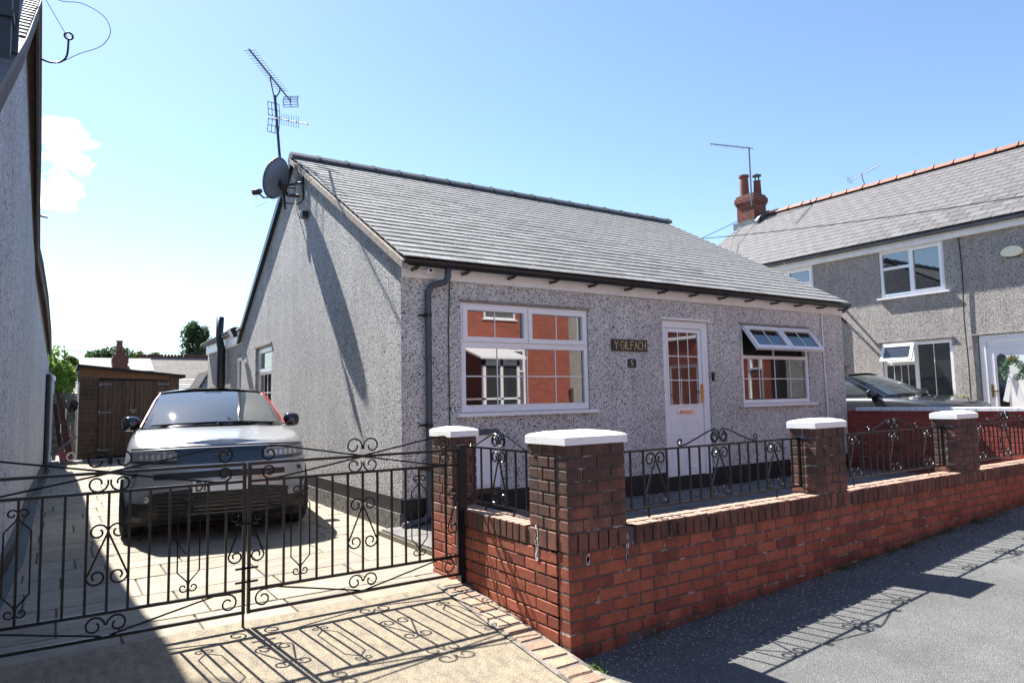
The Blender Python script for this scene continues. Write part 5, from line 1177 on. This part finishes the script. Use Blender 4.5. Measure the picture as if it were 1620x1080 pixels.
# timber leaning by the shed
for k,(xa,xb,zt,th_,lab) in enumerate(((-.02,.25,1.95,.05,'longest reddish plank leaning on the wall left of the shed'),(.05,.33,1.75,.045,'middle reddish plank leaning beside the shed'),(-.06,.12,1.6,.06,'shorter dark plank leaning closest to the pebbledash wall'),(.30,.40,.95,.05,'short reddish board end leaning on the shed side'))):
    tag(MB().tube([(xb,20.0+k*.12,.24),(xa,20.7+k*.1,zt)],th_,4).obj('plank','oldwood',fix=False),lab,'plank')
tag(MB().tube([(-.10,19.7,.42),(.40,19.9,.80)],.03,5).obj('metal_pole','galv',fix=False),'thin grey pole propped low between the wall and the shed','pole')
tag(MB().prism([(.08,19.6,.24),(.38,19.75,.24),(.30,19.9,.34),(.02,19.75,.60)],(0,.1,0)).obj('red_panel','oldred'),'small dull red panel lying at the foot of the planks','panel')
hs=MB()
for k in range(4): hs.tube([(.30+.09*math.cos(a),19.4+.02*k,.36+.09*math.sin(a)) for a in [i*.52+k for i in range(13)]],.014,5)
tag(hs.obj('coiled_hose','upvc_old',fix=False),'pale coiled hose on the step left of the shed doors','hose')
bg_=MB()
r_=random.Random(9)
for k in range(5): c=Vector((.22+r_.uniform(0,.18),20.4+r_.uniform(0,.2),1.55+r_.uniform(-.1,.12))); bg_.tube([c+Vector((.07*math.cos(a),.02,.07*math.sin(a))) for a in [i*.52 for i in range(13)]],.016,5)
tag(bg_.obj('hanging_hose_bundle','black',fix=False),'black bundle of hose hanging on the left side of the shed','hose')
fn=thing('back_fence','pale weathered fence between the pebbledash wall and the shed','fence',(-.2,23.5,.2))
for k in range(9): link('fence_board',cmesh(.11,.02,1.75,'mortar_l',.003),fn,(k*.115,0,.85+R.uniform(-.01,.01)))
at(MB().box(-.25,.85,23.51,23.55,.6,.7).box(-.25,.85,23.51,23.55,1.5,1.6),fn).obj('rail','oldwood',fn)
# ================================================================ BACKGROUND
bh=thing('distant_house','far brown-tiled house with crested dark red ridge behind the shed','house',(5.5,41,0))
def D_(mb,name,mt): return at(mb,bh).obj(name,mt,bh)
rx0,rx1=3.75,9.0
D_(MB().box(rx0+.2,rx1-.2,41.2,47,0,2.9),'wall','farbrick')
mb=MB()
for r in range(13):
    a=r/13; b=(r+1)/13; z0=2.55+1.7*a; z1=2.55+1.7*b+.03; mb.prism([(rx0,40.8+2.6*a,z0+.035),(rx1,40.8+2.6*a,z0+.035),(rx1,40.8+2.6*b,z1),(rx0,40.8+2.6*b,z1)],(0,0,-.04))
D_(mb,'roof','roofbrown'); D_(MB().prism([(rx0,43.4,4.25),(rx1,43.4,4.25),(rx1,46.5,2.6),(rx0,46.5,2.6)],(0,0,-.1)),'rear_roof','roofbrown')
D_(MB().prism([(rx0,40.8,2.5),(rx0,43.4,4.22),(rx0,46.5,2.6)],(.12,0,0)),'gable','brick_red')
D_(MB().box(rx0,rx1,43.32,43.48,4.22,4.34),'ridge','fardull')
mr=MB()
for k in range(30): mr.lathe([(.02,.0),(.08,.03),(.08,.05),(.02,.08)],(rx0+.1+k*.17,43.4,4.38),'y',8)
o=D_(mr,'crest','fardull'); o['kind']='stuff'
D_(MB().tube([(rx0,43.4,4.3),(rx0-.05,43.4,4.5),(rx0+.08,43.4,4.6)],.07,6),'finial','fardull')
bh2=thing('low_outbuilding','low pale-tiled outbuilding roof behind the shed and the car','outbuilding',(4,31,0))
def D2(mb,name,mt): return at(mb,bh2).obj(name,mt,bh2)
D2(MB().box(.6,6.2,31.2,34,0,2.0),'wall','dash_r')
for r in range(7): D2(MB().prism([(.4,31+.36*r,1.95+.11*r),(6.4,31+.36*r,1.95+.11*r),(6.4,31.37+.36*r,2.03+.11*r),(.4,31.37+.36*r,2.03+.11*r)],(0,0,-.05)),'roof_sheet','roofpale')
fc=thing('far_chimney_house','far slate roof with squat red chimney stack and single pot','house',(2.3,38,0))
def D3(mb,name,mt,**k): return at(mb,fc).obj(name,mt,fc,**k)
D3(MB().box(1.0,3.7,38,42,0,3.3),'wall','brick_red'); D3(MB().prism([(.8,37.7,3.25),(3.9,37.7,3.25),(3.9,39.5,3.95),(.8,39.5,3.95)],(0,0,-.08)),'roof','roofpale')
D3(MB().box(2.15,2.75,37.9,38.5,3.2,4.0).box(2.25,2.65,37.95,38.45,4.0,4.15).box(2.1,2.8,37.85,38.55,3.6,3.85),'chimney','fardull'); D3(MB().lathe([(.15,4.15),(.13,4.65),(.16,4.66),(.16,4.72)],(2.42,38.2,0),n=14),'chimney_pot','chim')
bs=thing('blue_shed','small blue boarded gable shed beyond the rear extension','shed',(3.35,20,.2))
for k in range(7):
    w_=.44*min(1,(7.2-k)/3.5); link('board',cmesh(round(w_,2),.02,.14,'blueboard',.004),bs,(0,-.02,1.30+k*.145-.2+.0))
at(MB().prism([(3.10,20.0,1.2),(3.60,20.0,1.2),(3.60,20.0,1.9),(3.38,20.0,2.32),(3.10,20.0,1.85)],(0,1.5,0)),bs).obj('carcass','blueboard',bs); at(MB().prism([(3.02,19.9,1.72),(3.38,19.9,2.38),(3.38,19.9,2.44),(2.98,19.9,1.74)],(0,1.7,0)),bs).obj('roof','felt',bs)
def tree(name,label,c,rad,n,size,mt,seed,tr=.12,clumps=22,cat='tree'):
    t=thing(name,label,cat,(c[0],c[1],0))
    at(leaves(n,c,rad,size,seed,clumps=clumps),t).obj('crown',mt,t,kind='stuff',fix=False)
    r=random.Random(seed); top_=c[2]+rad[2]*.5
    tk=MB().tube([(c[0],c[1],-.2),(c[0]+.1,c[1],c[2]*.5),(c[0],c[1],top_)],[tr,tr*.7,tr*.25],7)
    for k in range(7):
        z=c[2]-rad[2]*.6+k*rad[2]*.2; a=k*2.4; tk.tube([(c[0],c[1],z),(c[0]+math.cos(a)*rad[0]*.6,c[1]+math.sin(a)*rad[1]*.6,z+rad[2]*.35)],[tr*.35,tr*.1],5)
    at(tk,t).obj('trunk','bark',t,fix=False)
tree('poplar_tree','dark upright tree standing above the crested roof',(9.25,60,6.0),(1.25,1.3,2.4),6500,.13,'leaf_b',11,.18,26)
tree('garden_tree','bright green bushy tree between the pebbledash wall and the shed',(-.10,27.5,2.45),(.80,.9,1.10),5200,.075,'leaf_a',12,.09,24)
k=0
for (x,z,rx,rz_,mt,lab) in ((4.0,4.6,2.2,1.5,'leaf_b','dark rounded tree on the skyline left of the far chimney'),(7.2,4.3,2.6,1.3,'leaf_a','light green spreading tree right behind the far chimney pot'),(9.6,4.1,1.6,1.0,'leaf_b','low dark tree between the far chimney and the crested roof'),(12.2,4.0,2.0,1.1,'leaf_c','olive tree just left of the crested ridge'),(1.2,4.0,2.0,1.2,'leaf_c','olive tree on the skyline above the leaning planks')):
    tree('skyline_tree',lab,(x*.98,76+k*2,z+1.55),(rx,rx,rz_*1.1),3600,.20,mt,20+k,.2,18); k+=1
# ================================================================ OPPOSITE SIDE OF THE STREET (seen in the windows)
OF=FR((0,-7,0),(-1,0,0),(0,1,0))
oh=thing('opposite_house','orange-red brick house across the street reflected in the bungalow windows','house',(10,-7,0)); OL=loc_of(oh)
mb=MB(); wall_holes(OF,mb,-15.9,-3.0,-.2,5.6,[(-13.9,-12.9,.9,3.3),(-7.5,-6.0,1.0,2.6),(-8.5,-7.0,3.8,5.0),(-13.5,-12.2,4.3,5.3)]); at(mb,oh).obj('wall','farbrick',oh,fix=False)
window(OF,oh,OL,-13.9,-12.9,.9,3.3,True,[(-13.84,-12.96,.96,2.4,0,0,False),(-13.84,-12.96,2.46,3.24,0,0,True)],t=.08); window(OF,oh,OL,-7.5,-6.0,1.0,2.6,True,[(-7.44,-6.06,1.06,2.54,1,0,False)]); window(OF,oh,OL,-8.5,-7.0,3.8,5.0,True,[(-8.44,-7.06,3.86,4.94,1,0,False)]); window(OF,oh,OL,-13.5,-12.2,4.3,5.3,True,[(-13.44,-12.26,4.36,5.24,1,0,False)])
at(MB().box(3,15.9,-12,-7.02,-.2,5.5).prism([(2.8,-6.7,5.55),(16.1,-6.7,5.55),(16.1,-9.5,7.6),(2.8,-9.5,7.6)],(0,0,.1)),oh).obj('roof','slate',oh)
at(MB().box(11.3,12.7,-6.9,-5.6,1.5,1.56).box(11.3,11.4,-5.7,-5.6,-.1,2.8).box(12.6,12.7,-5.7,-5.6,-.1,2.8).box(11.95,12.05,-5.7,-5.6,-.1,2.8).box(11.3,12.7,-5.7,-5.6,2.6,2.8).prism([(11.1,-5.4,2.8),(12.9,-5.4,2.8),(12.9,-7,3.3),(11.1,-7,3.3)],(0,0,.06)),oh).obj('porch','white',oh)
at(MB().box(11.4,12.6,-5.66,-5.64,.3,2.6),oh).obj('porch_pane','glass2',oh)
oh2=thing('opposite_house','pale pebbledash house across the street with a timber fence beside it','house',(20,-8.5,0)); O2=loc_of(oh2)
at(MB().box(15.95,24.6,-14,-8.5,-.2,5.6),oh2).obj('wall','dash_r',oh2); at(MB().prism([(16.4,-8.2,5.6),(24.8,-8.2,5.6),(24.8,-11,7.6),(16.4,-11,7.6)],(0,0,.1)),oh2).obj('roof','slate',oh2)
OF2=FR((0,-8.5,0),(-1,0,0),(0,1,0)); window(OF2,oh2,O2,-18.9,-17.5,3.6,4.8,True,[(-18.84,-17.56,3.66,4.74,1,0,False)],w0=.0,w1=.06,lintel=False)
at(MB().box(21.2,22.3,-8.48,-8.42,0,2.4),oh2).obj('front_door','redtrim',oh2); at(MB().box(21.1,21.2,-8.48,-8.38,0,2.5).box(22.3,22.4,-8.48,-8.38,0,2.5),oh2).obj('door_frame','white',oh2)
fn2=thing('opposite_fence','brown timber side fence across the street','fence',(15.2,-7.9,0))
for k in range(7): link('fence_board',cmesh(.12,.02,1.9,'oldwood',.003),fn2,(.75+k*.125,0,.95))
oh3=thing('terraced_house','orange-red brick end house of the terrace nearer the street, seen in the casement window','house',(15.5,0,0)); O3=loc_of(oh3)
mb=MB(); wall_holes(RF,mb,-1.95,4.4,-.2,4.65,[(-1.72,-1.22,1.0,2.7),(.5,1.9,1.0,2.4),(.5,1.9,3.2,4.4)]); mb.quad((15.5,-4.4,-.2),(22,-4.4,-.2),(22,-4.4,4.6),(15.5,-4.4,4.6)); at(mb,oh3).obj('wall','sidebrick',oh3,fix=False)
window(RF,oh3,O3,-1.72,-1.22,1.0,2.7,True,[(-1.66,-1.28,1.06,2.1,0,0,False),(-1.66,-1.28,2.16,2.64,0,0,True)]); window(RF,oh3,O3,.5,1.9,1.0,2.4,True,[(.56,1.84,1.06,2.34,1,0,False)]); window(RF,oh3,O3,.5,1.9,3.2,4.4,True,[(.56,1.84,3.26,4.34,1,0,False)])
at(MB().box(15.55,15.6,1.95,2.4,-.2,4.6),oh3).obj('passage_door','plaque',oh3)
oh4=thing('opposite_house','grey pebbledash house across the street at the far end of the row','house',(34,-7.5,0))
at(MB().box(31,42,-13,-7.5,-.2,5.6),oh4).obj('wall','dash_r',oh4); at(MB().prism([(30.8,-7.2,5.6),(42,-7.2,5.6),(42,-10,7.6),(30.8,-10,7.6)],(0,0,.1)),oh4).obj('roof','slate',oh4); at(MB().box(29.05,30.95,-9,-7.6,-.2,5.4),oh4).obj('passage_gate','plaque',oh4)
# ================================================================ small litter, weeds, grit
r_=random.Random(42); mb=MB()
def pebbles(mb,n,fx,fy,s0,s1):
    for i in range(n):
        x=fx(); y=fy(x); s=r_.uniform(s0,s1); z=roadz(x,y)+.002; a=r_.uniform(0,6.28); ca,sa=math.cos(a),math.sin(a)
        p=[(-s,-s*.6,0),(s,-s*.5,0),(s*.8,s*.6,0),(-s*.7,s*.5,0),(0,0,s*.8)]
        mb.add([(x+ca*q[0]-sa*q[1],y+sa*q[0]+ca*q[1],z+q[2]) for q in p],[(0,1,4),(1,2,4),(2,3,4),(3,0,4)])
pebbles(mb,2600,lambda:2.5+9*r_.random()**1.2,lambda x:3.19-abs(r_.gauss(0,.30)),.0025,.007)
pebbles(mb,1400,lambda:r_.uniform(2.5,9),lambda x:r_.uniform(1.6,3.1),.0015,.004)
mb.obj('loose_grit','stone',kind='stuff',fix=False)
def tufts(name,spots,mt,h0,h1,per=14,sp=.05):
    mb=MB()
    for (x,y,z) in spots:
        for k in range(per):
            a=r_.uniform(0,6.28); l=r_.uniform(h0,h1); bx=x+r_.gauss(0,sp); by=y+r_.gauss(0,sp*.5); d=Vector((math.cos(a),math.sin(a),0)); e=Vector((-d.y,d.x,0))*.0025
            p=Vector((bx,by,z)); q=p+Vector((0,0,l*.6))+d*l*.3; t_=p+Vector((0,0,l*.8))+d*l*.8
            mb.add([p-e,p+e,q+e,q-e,t_],[(0,1,2,3),(3,2,4)])
    mb.obj(name,mt,kind='stuff',fix=False)
sp=[(x,3.17+r_.gauss(0,.02),roadz(x,3.17)) for x in [3.1,3.6,4.3,4.9,5.1,5.2,5.35,5.5,5.6,5.8,6.0,6.2,6.5,6.9,7.3,7.7,8.2,8.8,9.3]+[5+3*r_.random() for i in range(24)]]
tufts('grass_tufts',sp,'leaf_c',.02,.06)
tufts('weeds_at_corner',[(2.50+r_.gauss(0,.05),3.02+r_.gauss(0,.04),.005) for i in range(8)],'leaf_a',.02,.06,10,.03)
tufts('weeds_in_drive',[(2.93+r_.gauss(0,.02),4.7+r_.random()*5,.175) for i in range(9)]+[(-.2+r_.random()*3,4.46,.17) for i in range(7)],'leaf_c',.015,.045,8,.02)
tufts('moss_in_joints',[(2.44+r_.gauss(0,.01),3.0+r_.random()*1.3,.0) for i in range(7)],'leaf_a',.02,.05,8,.02)
